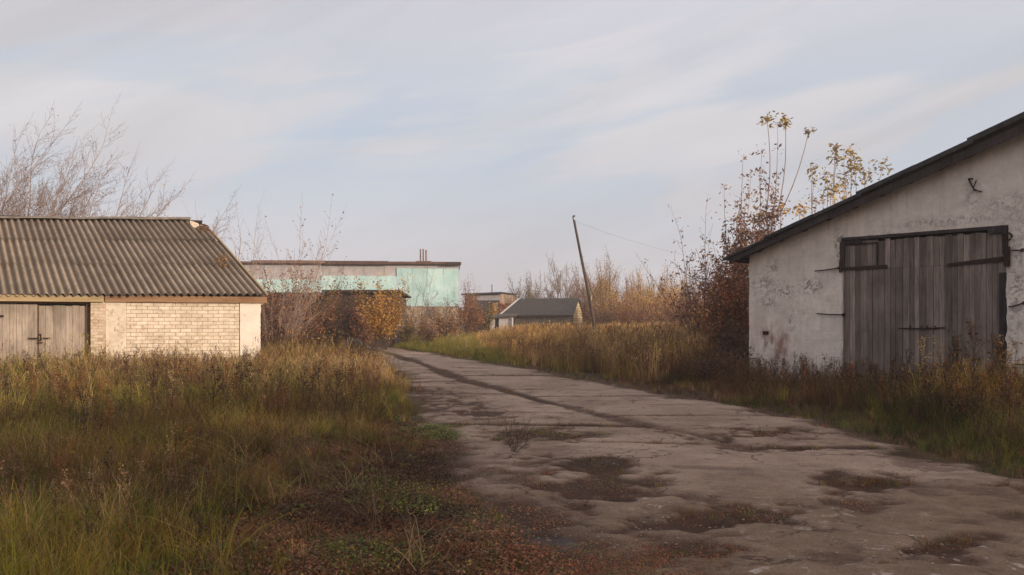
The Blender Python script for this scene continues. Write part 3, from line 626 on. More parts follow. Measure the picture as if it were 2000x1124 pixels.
def gravel():
    S = Scatter(); x, y = sample(-2, 12, 4.6, 17, 130); rd = roaddist(x, y); n3 = fbm(x*.9, y*.9, 141); k = (rd < .5) & (rng.random(len(x)) < (.10+.9*sstep(.45, .7, n3))*(1-.7*sstep(9, 14, y))); x, y = x[k], y[k]
    P = P3(x, y); P[:, 2] = gbase(x, y)+.026+.025*(fbm(x*2, y*2, 81)-.5)+0.05*(fbm(x*0.7, y*0.7, 85)-0.5)*(1-sstep(9, 13, y))
    n = len(x); g = rng.uniform(.10, .36, n)**1.1; c = np.stack([g*1.08, g*.92, g*.78], 1); sz = .004+.012*rng.random(n)**3
    S.put(PEB, P, sz, c); tag(S.build('gravel', M['leaf']), 'loose small stones and concrete crumbs strewn over the near road', 'gravel', kind='stuff')
gravel()

def grow_right():
    S = Scatter()
    # far dry field
    for (y0, y1, d, tm) in ((24, 36, 26, TALL), (36, 52, 17, TALLF), (52, 80, 9, TALLF), (80, 120, 3, TALLF)):
        x, y = sample(-22, 40, y0, y1, d); rd = x-rr(np.minimum(y, 54)); k = (rd > 0.6) & ((y < 50) | (x > -14)); x, y, rd = x[k], y[k], rd[k]
        tallness = sstep(0.8, 4.5, rd+(fbm(x*.4, y*.4, 19)-.5)*3); px, py = pxl(x, y)
        tallness = np.maximum(tallness*(0.35+.65*sstep(900, 1020, px)), sstep(.3, 1.6, rd)*sstep(930, 1060, px))
        k = rng.random(len(x)) < 0.35+0.65*tallness; x, y, tallness, px = x[k], y[k], tallness[k], px[k]
        n1 = fbm(x*.3, y*.3, 29)
        h = (0.35+0.72*tallness)*(1-.30*sstep(38, 62, y))*(0.62+.72*sstep(.3, .7, fbm(x*.9, y*.5, 49, 3)))*rng.uniform(.75, 1.12, len(x))*(0.85+.3*n1)
        col = np.where((tallness < .45)[:, None], pal(['olive', 'yel', 'green', 'straw'], [3, 1.6, 2, 1.2], len(x)), palmix([(['straw', 'gold', 'brown'], [3, 2, 2]), (['gold', 'straw', 'rust'], [3, 3, .8]), (['brown', 'straw', 'gold'], [2.5, 2, 1])], x*.5, y*.5))
        S.put(tm, P3(x, y), h, col)
    x, y = sample(-14, 4, 28, 60, 24); rd = x-rr(y); k = (rd > .1) & (rd < 5) & (rng.random(len(x)) > sstep(920, 1060, 1000+x/y*F)); x, y = x[k], y[k]
    S.put(SHORT, P3(x, y), rng.uniform(.9, 1.9, len(x)), pal(['olive', 'green', 'yel', 'dgreen'], [3, 3, 1.5, 1], len(x)))
    tag(S.build('dry_field_grass', M['foliage']), 'tall golden dry grass covering the field between the road and the far trees', 'grass', kind='stuff')
    S = Scatter()
    # darker weeds along the right road margin up to the white garage
    for (y0, y1, d) in ((8, 12, 110), (12, 18, 85), (18, 26, 62), (26, 34, 32)):
        x, y = sample(-3, 16, y0, y1, d); rd = x-rr(y); n1 = fbm(x*.9, y*.9, 39); k = (rd+(n1-.5)*.7 > .12); x, y, rd, n1 = x[k], y[k], rd[k], n1[k]
        dx, dy = x-RG_O[0], y-RG_O[1]; u = dx*RG_X[0]+dy*RG_X[1]; v = dx*RG_Y[0]+dy*RG_Y[1]
        gate = (u > -1.6) & (u < 1.7) & (v > -0.9)
        k = rng.random(len(x)) < np.where(gate, .45, 1.0); x, y, rd, n1, gate, u, v = [q[k] for q in (x, y, rd, n1, gate, u, v)]
        h = (0.14+0.44*sstep(.2, 2.4, rd))*(0.7+.6*n1)*rng.uniform(.75, 1.2, len(x))*np.where(gate, .62, 1)
        near = sstep(3.0, 0.2, u*0+rd)
        c = palmix([(['dgreen', 'dbrown', 'olive'], [3, 3, 2]), (['dbrown', 'brown', 'olive', 'green'], [4, 3, 2, 1]), (['brown', 'dbrown', 'rust', 'straw'], [3, 4, 1, .7])], x, y)
        # ochre clump at the right frame edge
        och = (u > 3.2) & (v < -1.0) & (v > -3.2); c[och] = pal(['gold', 'yel', 'olive', 'rust'], [4, 3, 2, 1], int(och.sum()), .2)*1.1; h = h*np.where(och, 1.25, 1)
        a = rng.random(len(x)) < .72
        S.put(MEAD, P3(x[a], y[a]), (h/.6)[a], c[a]); S.put(MEADH, P3(x[~a], y[~a]), (h/.62)[~a], c[~a])
    x, y = sample(3.5, 12, 9, 18, 26); rd = x-rr(y); k = (rd > 0.0) & (rd < 1.3); x, y = x[k], y[k]
    S.put(SHORT, P3(x, y), rng.uniform(.5, 1.1, len(x)), pal(['dgreen', 'green', 'brown'], [3, 1.2, 1], len(x)))
    tag(S.build('verge_grass', M['foliage']), 'dark brown and olive rank grass on the verge between road and whitewashed garage', 'grass', kind='stuff')
    S = Scatter()
    for (y0, y1, d) in ((9, 16, 8), (16, 26, 12), (26, 38, 7)):
        x, y = sample(-3, 14, y0, y1, d); k = (x-rr(y) > .9); x, y = x[k], y[k]
        S.put(WEED, P3(x, y), rng.uniform(.6, 1.1, len(x)), pal(['dbrown', 'brown', 'rust'], [4, 3, 1], len(x)))
    # tall dead stalks in front of the gate
    for (px, Y, h) in ((1790, 17.0, 1.2), (1770, 17.2, 1.0), (1900, 15.9, 1.55), (1925, 15.8, 1.35), (1880, 16.0, 1.2), (1960, 15.3, 1.1), (1840, 16.4, 1.1), (1810, 16.8, .9), (1940, 15.6, 1.3), (1860, 16.3, 1.35), (1985, 15.1, 1.2)):
        X = at(px, Y); n = 2; x = rng.normal(X, .1, n); y = rng.normal(Y, .1, n); S.put(WEED, P3(x, y), np.full(n, h/.8)*rng.uniform(.8, 1.1, n), pal(['brown', 'straw', 'dbrown', 'gold'], [3, 1, 2, .6], n))
    tag(S.build('tall_weeds', M['foliage']), 'tall dead weeds along the right verge and before the wooden gate', 'weeds', kind='stuff')
grow_right()

# ------------------------------------------------------------------ whitewashed garage on the right
def white_garage():
    rz = atan2(RG_X[1], RG_X[0]); g = gz(7.45, 20)
    root = empty('garage', (RG_O[0], RG_O[1], 0), rz)
    tag(root, 'whitewashed gabled garage with a big grey boarded gate beside the road', 'garage')
    T0, TR = -2.46, 5.25; T1 = 2*TR-T0; SL = 0.33; ZE = 3.27
    def roof(t): return ZE+(np.minimum(t, 2*TR-t)-T0)*SL
    def px2(px, py):
        k = (px-1000)/F; t = (RG_O[0]-k*RG_O[1])/(k*RG_X[1]-RG_X[0]); Y = RG_O[1]+RG_X[1]*t; return t, zat(py, Y)
    D0, D1 = 0.0, px2(1966, 440)[0]; DZ0 = 0.30; DZ1 = 3.52
    # gable wall as a fine displaced sheet with the gate opening
    ts = np.concatenate([np.linspace(T0, D0, 56), np.linspace(D0, D1, 70)[1:], np.linspace(D1, T1, 190)[1:]])
    zs = np.concatenate([np.linspace(-0.3, DZ0, 14), np.linspace(DZ0, DZ1, 70)[1:], np.linspace(DZ1, 6.2, 60)[1:]])
    T, Z = np.meshgrid(ts, zs); nt_ = len(ts)
    ins = (T > D0+1e-4) & (T < D1-1e-4) & (Z > DZ0+1e-4) & (Z < DZ1-1e-4)
    dd = np.maximum(np.maximum(D0-T, T-D1), np.maximum(DZ0-Z, Z-DZ1)); ew = 1-sstep(0.0, .25, dd)
    Yd = 0.035*(fbm(T*2, Z*2, 7)-.5)+0.02*(fbm(T*9, Z*9, 8)-.5)
    Tn = T+ew*0.09*(fbm(T*6, Z*6, 9)-.5)*((Z < DZ1+.2) & (Z > 0)); Zn = Z+ew*0.07*(fbm(T*6+9, Z*6, 10)-.5)
    Zn = np.minimum(Zn, roof(T)-0.004)
    f = []
    for j in range(len(zs)-1):
        for i in range(nt_-1):
            ct, cz = (ts[i]+ts[i+1])/2, (zs[j]+zs[j+1])/2
            if D0 < ct < D1 and DZ0 < cz < DZ1: continue
            if cz > roof(ct)+0.06: continue
            a = j*nt_+i; f.append((a, a+1, a+nt_+1, a+nt_))
    V = np.stack([Tn.ravel(), Yd.ravel(), Zn.ravel()], 1)
    tt, zz = T.ravel(), Z.ravel()
    def blob(t, z, a, b): return np.exp(-((tt-t)/a)**2-((zz-z)/b)**2)
    peel = np.zeros_like(tt)
    for (px, py, a, b, s) in ((1585, 558, .2, .13, 1.3), (1530, 570, .25, .12, 1), (1490, 560, .25, .2, .9), (1500, 590, .2, .12, .8), (1510, 522, .16, .14, .8), (1900, 385, .15, .22, .5), (1980, 395, .5, .1, .7), (1640, 480, .1, .3, 1.2), (1560, 610, .35, .05, .5),
                              (1850, 432, .9, .08, .7), (1990, 430, .3, .3, .5), (1745, 462, .4, .06, .6), (1985, 560, .12, 1.0, .8), (1545, 625, .08, .25, .6), (1650, 700, .1, .4, .9)):
        t, z = px2(px, py); peel = np.maximum(peel, 1.3*s*blob(t, z, a*1.3, b*1.3))
    t, z = px2(1510, 680); pink = blob(t, z, .5, .55)*1.5+0.8*(1-sstep(.35, .75, zz))
    V_ = np_mesh('gable_wall', V, np.array(f), M['whitewash'], parent=root, smooth=True, attrs=dict(peel=np.clip(peel, 0, 1), pink=np.clip(pink, 0, 1.2)))
    DL = 14.0
    b = MB(); b.box(T0, T0+.25, 0.06, DL, -.3, ZE-.01); b.box(T1-.25, T1, 0.06, DL, -.3, ZE-.01)
    b.prism([(T0, -.3), (T1, -.3), (T1, ZE-.01), (TR, ZE+(TR-T0)*SL-.01), (T0, ZE-.01)], DL, DL+.25); b.build('side_walls', M['whitewash'], root)
    # reveals of the opening
    b = MB(); b.box(D0-.10, D0+.005, .03, .34, DZ0, DZ1+.06); b.box(D1-.005, D1+.10, .03, .34, DZ0, DZ1+.06); b.box(D0-.1, D1+.1, .03, .34, DZ1-.005, DZ1+.12)
    b.build('gate_reveal', M['whitewash'], root)
    b = MB(); b.box(D0-.02, D1+.03, -.015, .12, DZ1-.06, DZ1+.005, jit=.004); b.build('lintel', M['dark_wood'], root)
    # threshold of old planks under the leaves
    b = MB()
    for k in range(3): b.box(D0+.01, D1-.02, -.04+.02*k, .14, -.12+.14*k, .015+.14*k, c=R.uniform(.55, .8), jit=.008)
    b.build('threshold', M['grey_wood'], root)
    # two leaves of vertical boards
    mid = px2(1762, 600)[0]
    def leaf(t0, t1):
        mb = MB(); t = t0
        while t < t1-.03:
            wd = R.uniform(.095, .15); e = min(t+wd, t1)
            if t1-e < .05: e = t1
            yo = .035+R.uniform(-.008, .008); z1 = DZ1-.10+R.uniform(-.025, .02); z0 = DZ0+.02+R.uniform(-.03, .05); br = R.uniform(.66, 1.2)
            if R.random() < .12: br *= 1.2
            zc = DZ1-.10-.62+R.uniform(-.01, .01)
            mb.box(t+.004, e-.004, yo, yo+.03, z0, zc-.003, c=br, jit=.003); mb.box(t+.004, e-.004, yo+R.uniform(-.004, .004), yo+.03, zc+.003, z1, c=br*R.choice((.7, 1.0, 1.2, 1.6 if R.random() < .4 else .9)), jit=.003)
            t = e
        mb.box(t0+.02, t1-.02, .068, .10, DZ0+.3, DZ0+.45, .5); mb.box(t0+.02, t1-.02, .068, .10, DZ1-.75, DZ1-.6, .5)
        return mb
    for (a, c) in ((D0+.03, mid-.006), (mid+.006, D1-.03)):
        lf = leaf(a, c).build('gate_leaf', M['grey_wood'], root)
        left = a < 1
        mb = MB()
        if left: mb.box(D0-.05, px2(1732, 523)[0], .005, .03, px2(1690, 523)[1]-.04, px2(1690, 523)[1]+.035, jit=.003); mb.tube([(D0-.03, -.02, 2.75), (D0-.03, -.02, 3.02)], .035, 8)
        else:
            t, z = px2(1850, 517); t2, z2 = px2(1958, 506); mb.hexa([(t, .005, z-.04), (t2, .005, z2-.055), (t, .03, z-.04), (t2, .03, z2-.055), (t, .005, z+.02), (t2, .005, z2+.05), (t, .03, z+.02), (t2, .03, z2+.05)])
            mb.tube([(D1+.02, -.03, 2.72), (D1+.02, -.03, 3.1)], .06, 8)
        mb.build('hinge', M['iron'], lf)
        mb = MB()
        if left: mb.box(D0-.02, D0+.55, .002, .03, DZ0+.10, DZ0+.17, jit=.006)
        else: mb.box(D1-.5, D1, .002, .03, DZ0+.12, DZ0+.19, jit=.006)
        mb.build('hinge', M['iron'], lf)
        if left:
            mb = MB(); t, z = px2(1712, 500); mb.box(t-.012, t+.012, .008, .034, z-.25, DZ1-.14, .5); mb.box(D0+.03, t+.01, .008, .034, DZ1-.17, DZ1-.14, .5); mb.build('hatch_frame', M['dark_wood'], lf)
    # corner brackets of the frame
    b = MB(); b.box(D0-.03, D0+.45, .0, .03, DZ1-.14, DZ1-.07, jit=.006); b.box(D0-.05, D0+.05, -.02, .03, DZ1-.65, DZ1-.08, jit=.01); b.build('gate_frame', M['dark_wood'], root)
    b = MB(); b.box(D1-.35, D1+.02, -.02, .03, DZ1-.14, DZ1-.06, jit=.006); b.box(D1-.09, D1+.03, -.03, .03, DZ1-.55, DZ1-.06, jit=.015); b.box(D1-.14, D1-.01, .0, .034, DZ0, 2.6, .9, jit=.004); b.build('gate_frame', M['dark_wood'], root)
    # latch bar in the middle
    t, z = px2(1755, 641); t2, _ = px2(1845, 641); b = MB(); b.tube([(t, 0.0, z-.005), ((t+t2)/2, -.005, z-.015), (t2, 0.0, z+.01)], .016, 6)
    for q in (.25, .5, .62, .8): b.box(t+(t2-t)*q-.012, t+(t2-t)*q+.012, .0, .03, z-.03, z+.05, jit=.004)
    b.build('latch_bar', M['iron'], root)
    # hold-back hooks and tie rods on the wall
    for (pa, pb) in (((1594, 530), (1640, 524)), ((1598, 613), (1648, 615)), ((1600, 738), (1646, 739)), ((1972, 489), (1998, 489)), ((1972, 600), (2002, 592)), ((1985, 711), (2006, 712))):
        t, z = px2(*pa); t2, z2 = px2(*pb); b = MB(); b.tube([(t, -.05, z), ((t+t2)/2, -.06, (z+z2)/2-.01), (t2, -.045, z2)], .015, 6); b.box(t2-.02, t2+.02, -.06, .03, z2-.03, z2+.03); b.build('wall_hook', M['iron'], root)
    t, z = px2(1968, 463); b = MB(); b.tube([(t+.07*cos(a)+.03, -.07, z+.07*sin(a)) for a in np.linspace(-2.2, 3.0, 12)], .02, 6); b.box(t-.06, t, -.06, .02, z-.05, z+.05); b.build('iron_ring', M['iron'], root)
    # broken insulator bracket high on the gable
    t, z = px2(1905, 362); b = MB()
    b.tube([(t-.1, -.06, z+.12), (t-.03, -.09, z-.02), (t, -.05, z-.1), (t+.15, -.08, z-.16)], .016, 6); b.tube([(t-.11, -.06, z+.13), (t-.02, -.08, z+.12)], .02, 6); b.tube([(t, .0, z-.1), (t, -.07, z-.1)], .02, 6); b.tube([(t+.05, -.08, z+.08), (t-.0, -.09, z-.06)], .012, 6)
    b.build('wire_bracket', M['iron'], root)
    # small vent hole lined with brick
    t, z = px2(1496, 650); b = MB(); b.box(t-.07, t+.07, -.035, .04, z-.045, z+.035, jit=.006); b.build('vent', M['iron'], root)
    # roof: overlapping felted sheets, each raised over the one below, plus barge boards
    OV = 0.42
    rfr = MB(); n = 7; half = (TR-T0)+.40
    for sgn in (1, -1):
        for k in range(n):
            a = -.40+half*k/n-.06; c = -.40+half*(k+1)/n+.06; lift = .05+.028*(k % 2)+0.008*k; th = .055+.012*k
            def pt(u, y, dz):
                t = T0+u; t = t if sgn > 0 else 2*TR-t; return (t, y, ZE+u*SL+dz)
            yo = -OV-.03*R.random()
            c = min(c, TR-T0+.03)
            rfr.hexa([pt(a, yo, lift), pt(c, yo, lift), pt(a, DL+.5, lift), pt(c, DL+.5, lift), pt(a, yo, lift+th), pt(c, yo, lift+th), pt(a, DL+.5, lift+th), pt(c, DL+.5, lift+th)])
    rf = rfr.build('roof', M['felt'], root)
    b = MB()
    for sgn in (1, -1):
        for k in range(3):
            a = -.32+(half-.1)*k/3; c = min(-.32+(half-.1)*(k+1)/3-.02, TR-T0)
            def pt(u, y, dz):
                t = T0+u; t = t if sgn > 0 else 2*TR-t; return (t, y, ZE+u*SL+dz)
            d0 = -.085-.02*k; y0 = -OV+.05+.012*k
            b.hexa([pt(a, y0, d0), pt(c, y0, d0-.01), pt(a, y0+.04, d0), pt(c, y0+.04, d0-.01), pt(a, y0, .052), pt(c, y0, .052), pt(a, y0+.04, .052), pt(c, y0+.04, .052)])
    b.build('barge_board', M['dark_wood'], rf)
    b = MB()
    for sgn in (1, -1):
        def pt(u, y, dz):
            t = T0+u; t = t if sgn > 0 else 2*TR-t; return (t, y, ZE+u*SL+dz)
        for u in np.arange(-.36, TR-T0, .62): b.hexa([pt(u, -OV+.1, -.03), pt(u+.1, -OV+.1, -.03), pt(u, DL+.4, -.03), pt(u+.1, DL+.4, -.03), pt(u, -OV+.1, .045), pt(u+.1, -OV+.1, .045), pt(u, DL+.4, .045), pt(u+.1, DL+.4, .045)])
    b.build('purlins', M['soffit'], rf)
white_garage()

# ------------------------------------------------------------------ brick garage on the left
def brick_garage():
    rz = atan2(LG_X[1], LG_X[0]); root = empty('garage', (LG_O[0], LG_O[1], 0), rz)
    tag(root, 'cream brick garage with a brown corrugated roof and pale board doors, left side', 'garage')
    vx, vy = -.222, .973; DD = 7.0; U0 = -15.0
    def ez(u): return 2.39+.0143*np.maximum(u, -7)
    def rz_(u): return 5.05+.033*np.maximum(u, -6)
    def rp(u, d): return (u+vx*d, vy*d, ez(u)+(rz_(u)-ez(u))*d/DD)
    def px2(px, py):
        k = (px-1000)/F; u = (LG_O[1]*k-LG_O[0])/(LG_X[0]-LG_X[1]*k); return u, zat(py, LG_O[1]+LG_X[1]*u)
    # corrugated sheets in three courses, each lapping over the one below
    pitch = .185; nper = 8; us = np.arange(-6.55, 0.001, pitch/nper); V = []; Q = []; TRO = []; SH = []; base = 0
    def course(us, d0, d1, lift, cut=None, nd=8, seed=0, jog=0.02):
        nonlocal base
        ds = np.linspace(d0, d1, nd); Ug, Dg = np.meshgrid(us, ds); ph = Ug/pitch*2*pi; sheet = np.floor(Ug/(pitch*6))
        jz = (_h(sheet, sheet*0+seed, 3)-.5)*.012
        x = Ug+vx*Dg; y = vy*Dg - (_h(sheet, sheet*0+seed, 9))*jog*(Dg == d0); z = ez(Ug)+(rz_(Ug)-ez(Ug))*Dg/DD+.040*np.sin(ph)+lift+jz+.015*(fbm(Ug*.8, Dg*.8, seed)-.5)-(lift*.8)*(Dg-d0)/(d1-d0)
        v = np.stack([x.ravel(), y.ravel(), z.ravel()], 1); n = len(us)
        i = (np.arange(n-1)[None, :]+np.arange(nd-1)[:, None]*n)
        if cut is not None:
            cu = (us[:-1]+us[1:])/2; cdv = (ds[:-1]+ds[1:])/2; CU, CD = np.meshgrid(cu, cdv); i = i[~cut(CU, CD)]
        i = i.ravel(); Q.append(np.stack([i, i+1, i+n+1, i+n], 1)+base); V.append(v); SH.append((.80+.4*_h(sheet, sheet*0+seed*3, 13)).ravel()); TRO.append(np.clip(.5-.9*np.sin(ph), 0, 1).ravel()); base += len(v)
    course(us, -.06, 2.55, .012, nd=9, seed=1, jog=.05); course(us, 2.4, 4.9, .024, nd=9, seed=2); course(us, 4.75, 7.0, .03, lambda u, d: (u > -.42-.12*np.sin(d*9)) & (d > 5.75+.2*np.sin(u*20)), nd=24, seed=3)
    # the lower neighbour bay further left
    us2 = np.arange(U0, -6.58, pitch/nper)
    def course2(d0, d1, lift, seed):
        global _
        course(us2, d0, d1, lift-.10, nd=7, seed=seed)
    course2(-.08, 2.5, .03, 11); course2(2.35, 4.85, .05, 12); course2(4.7, 6.85, .07, 13)
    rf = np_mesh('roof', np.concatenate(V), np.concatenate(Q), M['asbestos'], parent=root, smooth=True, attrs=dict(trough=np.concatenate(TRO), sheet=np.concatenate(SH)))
    # sheathing under the sheets, back slope, ridge caps, verge board
    b = MB()
    def slab(u0, u1, d0, d1, dz0, dz1, c=1.0):
        P = []
        for dz in (dz0, dz1):
            for d in (d0, d1):
                for u in (u0, u1): q = rp(u, d); P.append((q[0], q[1], q[2]+dz))
        b.hexa(P, c)
    for k_ in range(12): slab(U0+(15-.06)*k_/12, U0+(15-.06)*(k_+1)/12, .25, 6.98, -.16, -.11)
    b.build('roof_boards', M['brown_wood'], rf)
    b = MB(); A = [rp(u, DD) for u in (U0, 0)]
    b.hexa([(A[0][0]-.5, 9.7, 3.3), (A[1][0]-.6, 9.7, 3.5), (A[0][0], A[0][1], A[0][2]-.03), (A[1][0], A[1][1], A[1][2]-.03), (A[0][0]-.5, 9.7, 3.35), (A[1][0]-.6, 9.7, 3.55), (A[0][0], A[0][1], A[0][2]+.02), (A[1][0], A[1][1], A[1][2]+.02)])
    b.build('back_slope', M['felt'], rf)
    b = MB(); u = -6.55
    while u < -.45:
        e = min(u+1.1, -.42); q0 = rp(u, DD); q1 = rp(e, DD); h = R.uniform(.05, .075); j = R.uniform(-.01, .015)
        b.add([(q0[0], q0[1]-.17, q0[2]+.03+j), (q1[0]+.04, q1[1]-.17, q1[2]+.03+j), (q0[0], q0[1], q0[2]+h+.05+j), (q1[0]+.04, q1[1], q1[2]+h+.06+j), (q0[0], q0[1]+.17, q0[2]-.02+j), (q1[0]+.04, q1[1]+.17, q1[2]-.02+j)], [(0, 1, 3, 2), (2, 3, 5, 4)])
        u = e
    b.build('ridge_cap', M['ridge'], rf)
    # broken verge corner: splintered boards and a pale lump
    b = MB(); q = rp(-.05, 6.0); q2 = rp(-.35, 6.6); q3 = rp(-.28, 5.7)
    b.hexa([(q[0]-.28, q[1]-.1, q[2]-.1), (q[0]+.02, q[1]-.3, q[2]-.2), (q[0]-.28, q[1], q[2]-.1), (q[0]+.02, q[1]-.2, q[2]-.2), (q[0]-.3, q[1]-.1, q[2]+.10), (q[0]-.12, q[1]-.3, q[2]+.10), (q[0]-.3, q[1], q[2]+.12), (q[0]-.12, q[1]-.2, q[2]+.08)], .8)
    b.tube([(q3[0]-.1, q3[1], q3[2]+.0), (q[0]-.02, q[1]+.1, q[2]+.12), (q[0]-.2, q[1]+.5, q[2]+.22)], [.04, .035, .03], 5, .5)
    b.tube([rp(-.02, 5.4), rp(-.05, 6.5)], .05, 5, .7); b.build('broken_verge', M['brown_wood'], rf)
    b = MB(); b.hexa([(q2[0]-.1, q2[1], q2[2]-.1), (q2[0]+.22, q2[1]-.1, q2[2]-.16), (q2[0]-.1, q2[1]+.15, q2[2]-.1), (q2[0]+.22, q2[1]+.1, q2[2]-.16), (q2[0]-.14, q2[1], q2[2]+.12), (q2[0]+.12, q2[1], q2[2]+.04), (q2[0]-.14, q2[1]+.15, q2[2]+.12), (q2[0]+.12, q2[1]+.1, q2[2]+.04)])
    b.build('mortar_lump', M['plaster'], rf)
    # verge strip down the right slope
    b = MB(); P = []
    for d in np.linspace(0, 5.7, 9): q = rp(.02, d); P.append((q[0], q[1], q[2]+.0+R.uniform(-.01, .01)))
    b.tube(P, .035, 5, 1.0); b.build('verge_strip', M['straw_wood'], rf)
    # moss tuft on the roof
    # eave beams
    uR = px2(203, 580)[0]
    b = MB(); b.box(uR+.02, .02, .03, .20, 2.15, 2.325, 1.0, jit=.01); b.build('eave_beam', M['brown_wood'], root)
    b = MB(); b.box(U0, uR-.0, -.02, .16, 2.155, 2.30, 1.0, jit=.01); b.build('eave_beam', M['straw_wood'], root)
    # walls
    W = .12
    def seg(pa, pb, m, nm, y=W, z1=2.16, z0=-.3):
        a, c = px2(pa, 600)[0], px2(pb, 600)[0]; b = MB(); b.box(a, c, y, y+.3, z0, z1); return b.build(nm, m, root, bevel=.01)
    seg(176, 205, M['pillar_brick'], 'brick_pillar', W-.05, 2.17)
    seg(205.1, 246, M['plaster'], 'plaster_panel', W-.02)
    seg(246.1, 468, M['cream_brick'], 'brick_wall', W)
    # rough edged plaster quoin at the right corner
    a, c = px2(468.3, 600)[0], px2(511, 600)[0]; nz = 60; L_ = MB(); zz = np.linspace(-.3, 2.16, nz)
    poly = [(a+.02*float(fbm(z*6, 1.0, 3)), z) for z in zz]+[(c-.035*float(fbm(z*5, 4.0, 5))-.08*float(sstep(.65, .2, z) if False else 1-sstep(.3, .75, z))*float(fbm(z*9, 2., 6)), z) for z in zz[::-1]]
    L_.prism(poly, W-.025, W+.28); L_.build('corner_plaster', M['white_plaster'], root)
    # end wall under the verge, back wall
    b = MB(); e0 = px2(509, 600)[0]
    top = [(e0+vx*d, vy*d, (rp(0, d)[2])-.06) for d in (.12, DD)]; bk = (e0+vx*9.5, 9.4, 3.45)
    b.add([(e0+vx*.12, .14, -.3), (e0+vx*DD, vy*DD, -.3), (bk[0], bk[1], -.3), bk, top[1], (e0+vx*.12, .14, 2.35)], [(0, 1, 2, 3, 4, 5)])
    b.add([(U0, 9.4, -.3), (bk[0], bk[1], -.3), bk, (U0, 9.4, 3.3)], [(0, 1, 2, 3)]); b.add([(U0, .2, -.3), (U0, 9.4, -.3), (U0, 9.4, 3.3), (U0-1.2, vy*DD, 4.6), (U0, .2, 2.2)], [(0, 1, 2, 3, 4)])
    b.build('end_wall', M['cream_brick'], root)
    # doors set back in the opening
    def door(pa, pb, y, z1, seedc):
        a, c = px2(pa, 600)[0], px2(pb, 600)[0]; mb = MB(); t = a
        while t < c-.02:
            e = min(t+R.uniform(.11, .17), c)
            if c-e < .05: e = c
            mb.box(t+.003, e-.003, y+R.uniform(0, .008), y+.035, .12+R.uniform(-.02, .03), z1+R.uniform(-.008, .008), c=R.uniform(.78, 1.12)*seedc); t = e
        return mb.build('door', M['pale_wood'], root)
    d1 = door(72.5, 166, .26, 2.05, 1.05); d2 = door(-40, 69.5, .27, 2.09, .95); d3 = door(-200, -42, .27, 2.07, .9)
    b = MB(); a = px2(71, 600)[0]; b.box(U0, px2(176, 600)[0], .24, .34, 2.10, 2.155); b.box(a-.012, a+.012, .285, .33, 0, 2.06, .6); b.box(px2(166.5, 600)[0], px2(176, 600)[0]-.01, .2, .42, -.1, 2.10, .35)  # last box: jamb strip tinted dark as the shade of the door recess
    b.build('door_frame', M['brown_wood'], root)
    b = MB(); b.box(U0, px2(176, 600)[0], .40, .44, -.3, 2.15); b.build('dark_lining', M['soffit'], root)
    b = MB(); t, z = px2(52, 662); t2, _ = px2(95, 662); b.box(t, t2, .225, .245, z-.015, z+.02); b.box(t+.25, t+.29, .22, .26, z-.06, z+.12); b.box(t+.22, t+.33, .215, .24, z-.12, z-.09); b.build('latch', M['iron'], d1)
    b = MB(); t, z = px2(3, 618); b.box(t-.1, t, .225, .26, z-.02, z+.03); b.build('hinge', M['iron'], d2)
    # far wall left of the doors
    b = MB(); b.box(U0, px2(-205, 600)[0], W, W+.3, -.3, 2.16); b.build('brick_wall', M['cream_brick'], root)
brick_garage()

# ------------------------------------------------------------------ middle and far buildings
def turquoise_hall():
    Y = 66.0; g = .45; root = empty('industrial_hall', (at(900, Y), Y, 0), radians(4.2))
    tag(root, 'long low hall clad in turquoise and grey panels with a flat rusty roof edge', 'industrial hall')
    X = lambda px: at(px, Y)-at(900, Y)
    Zt = zat(517, Y); xr = X(897); xl = X(240)
    b = MB(); b.box(xl, xr, .05, 14, g-.5, zat(599, Y)); b.build('lower_wall', M['beige_wall'], root)
    b = MB(); x = xl; 
    while x < xr-.2:
        e = min(x+1.5, xr)
        zb = zat(525, Y) if x > X(772) else (zat(541, Y) if x > X(628) else zat(548, Y)); b.box(x+.01, e-.01, 0.03, .3, zb+.01, Zt, R.uniform(.93, 1.06)); x = e
    b.build('grey_cladding', M['grey_panel'], root)
    for (pa, pb, pt, po) in ((775.5, 896, 525, 0), (630, 774.5, 540, .02), (240, 629, 547.5, .02)):
        b = MB(); x0, x1 = X(pa), X(pb); n = max(2, int((x1-x0)/1.1)); 
        for k in range(n): b.box(x0+(x1-x0)*k/n+.012, x0+(x1-x0)*(k+1)/n-.012, -.05+po, .04, zat(598, Y), zat(pt, Y), R.uniform(.9, 1.08))
        b.build('turquoise_cladding', M['turq'], root)
    b = MB(); b.box(xr-.2, xr-.02, .3, 13.9, zat(598, Y), Zt); b.build('side_wall', M['grey_panel'], root)
    b = MB(); b.box(xl, xr+.1, -.35, 14.2, Zt, Zt+.13); 
    b.box(X(500), X(640), -.37, -.2, Zt+.02, Zt+.22, 1.2); b.box(X(640), X(760), -.38, -.2, Zt-.04, Zt+.2, .6); b.box(X(870), xr+.14, -.4, -.1, Zt-.05, Zt+.16, .35); b.box(X(760), X(870), -.36, -.2, Zt, Zt+.17, .8)
    rf = b.build('roof', M['rust_edge'], root)
    b = MB(); b.box(X(812), X(842), 1, 2, Zt+.12, Zt+.32, 1.3); pb = b.build('vent_base', M['rust_edge'], rf)
    for px in (820.5, 826, 831.5):
        b = MB(); b.tube([(X(px), 1.5, Zt+.3), (X(px), 1.5, zat(484 if px < 830 else 486, Y))], .055, 8, 1.3); b.build('vent_pipe', M['rust_edge'], rf)
turquoise_hall()

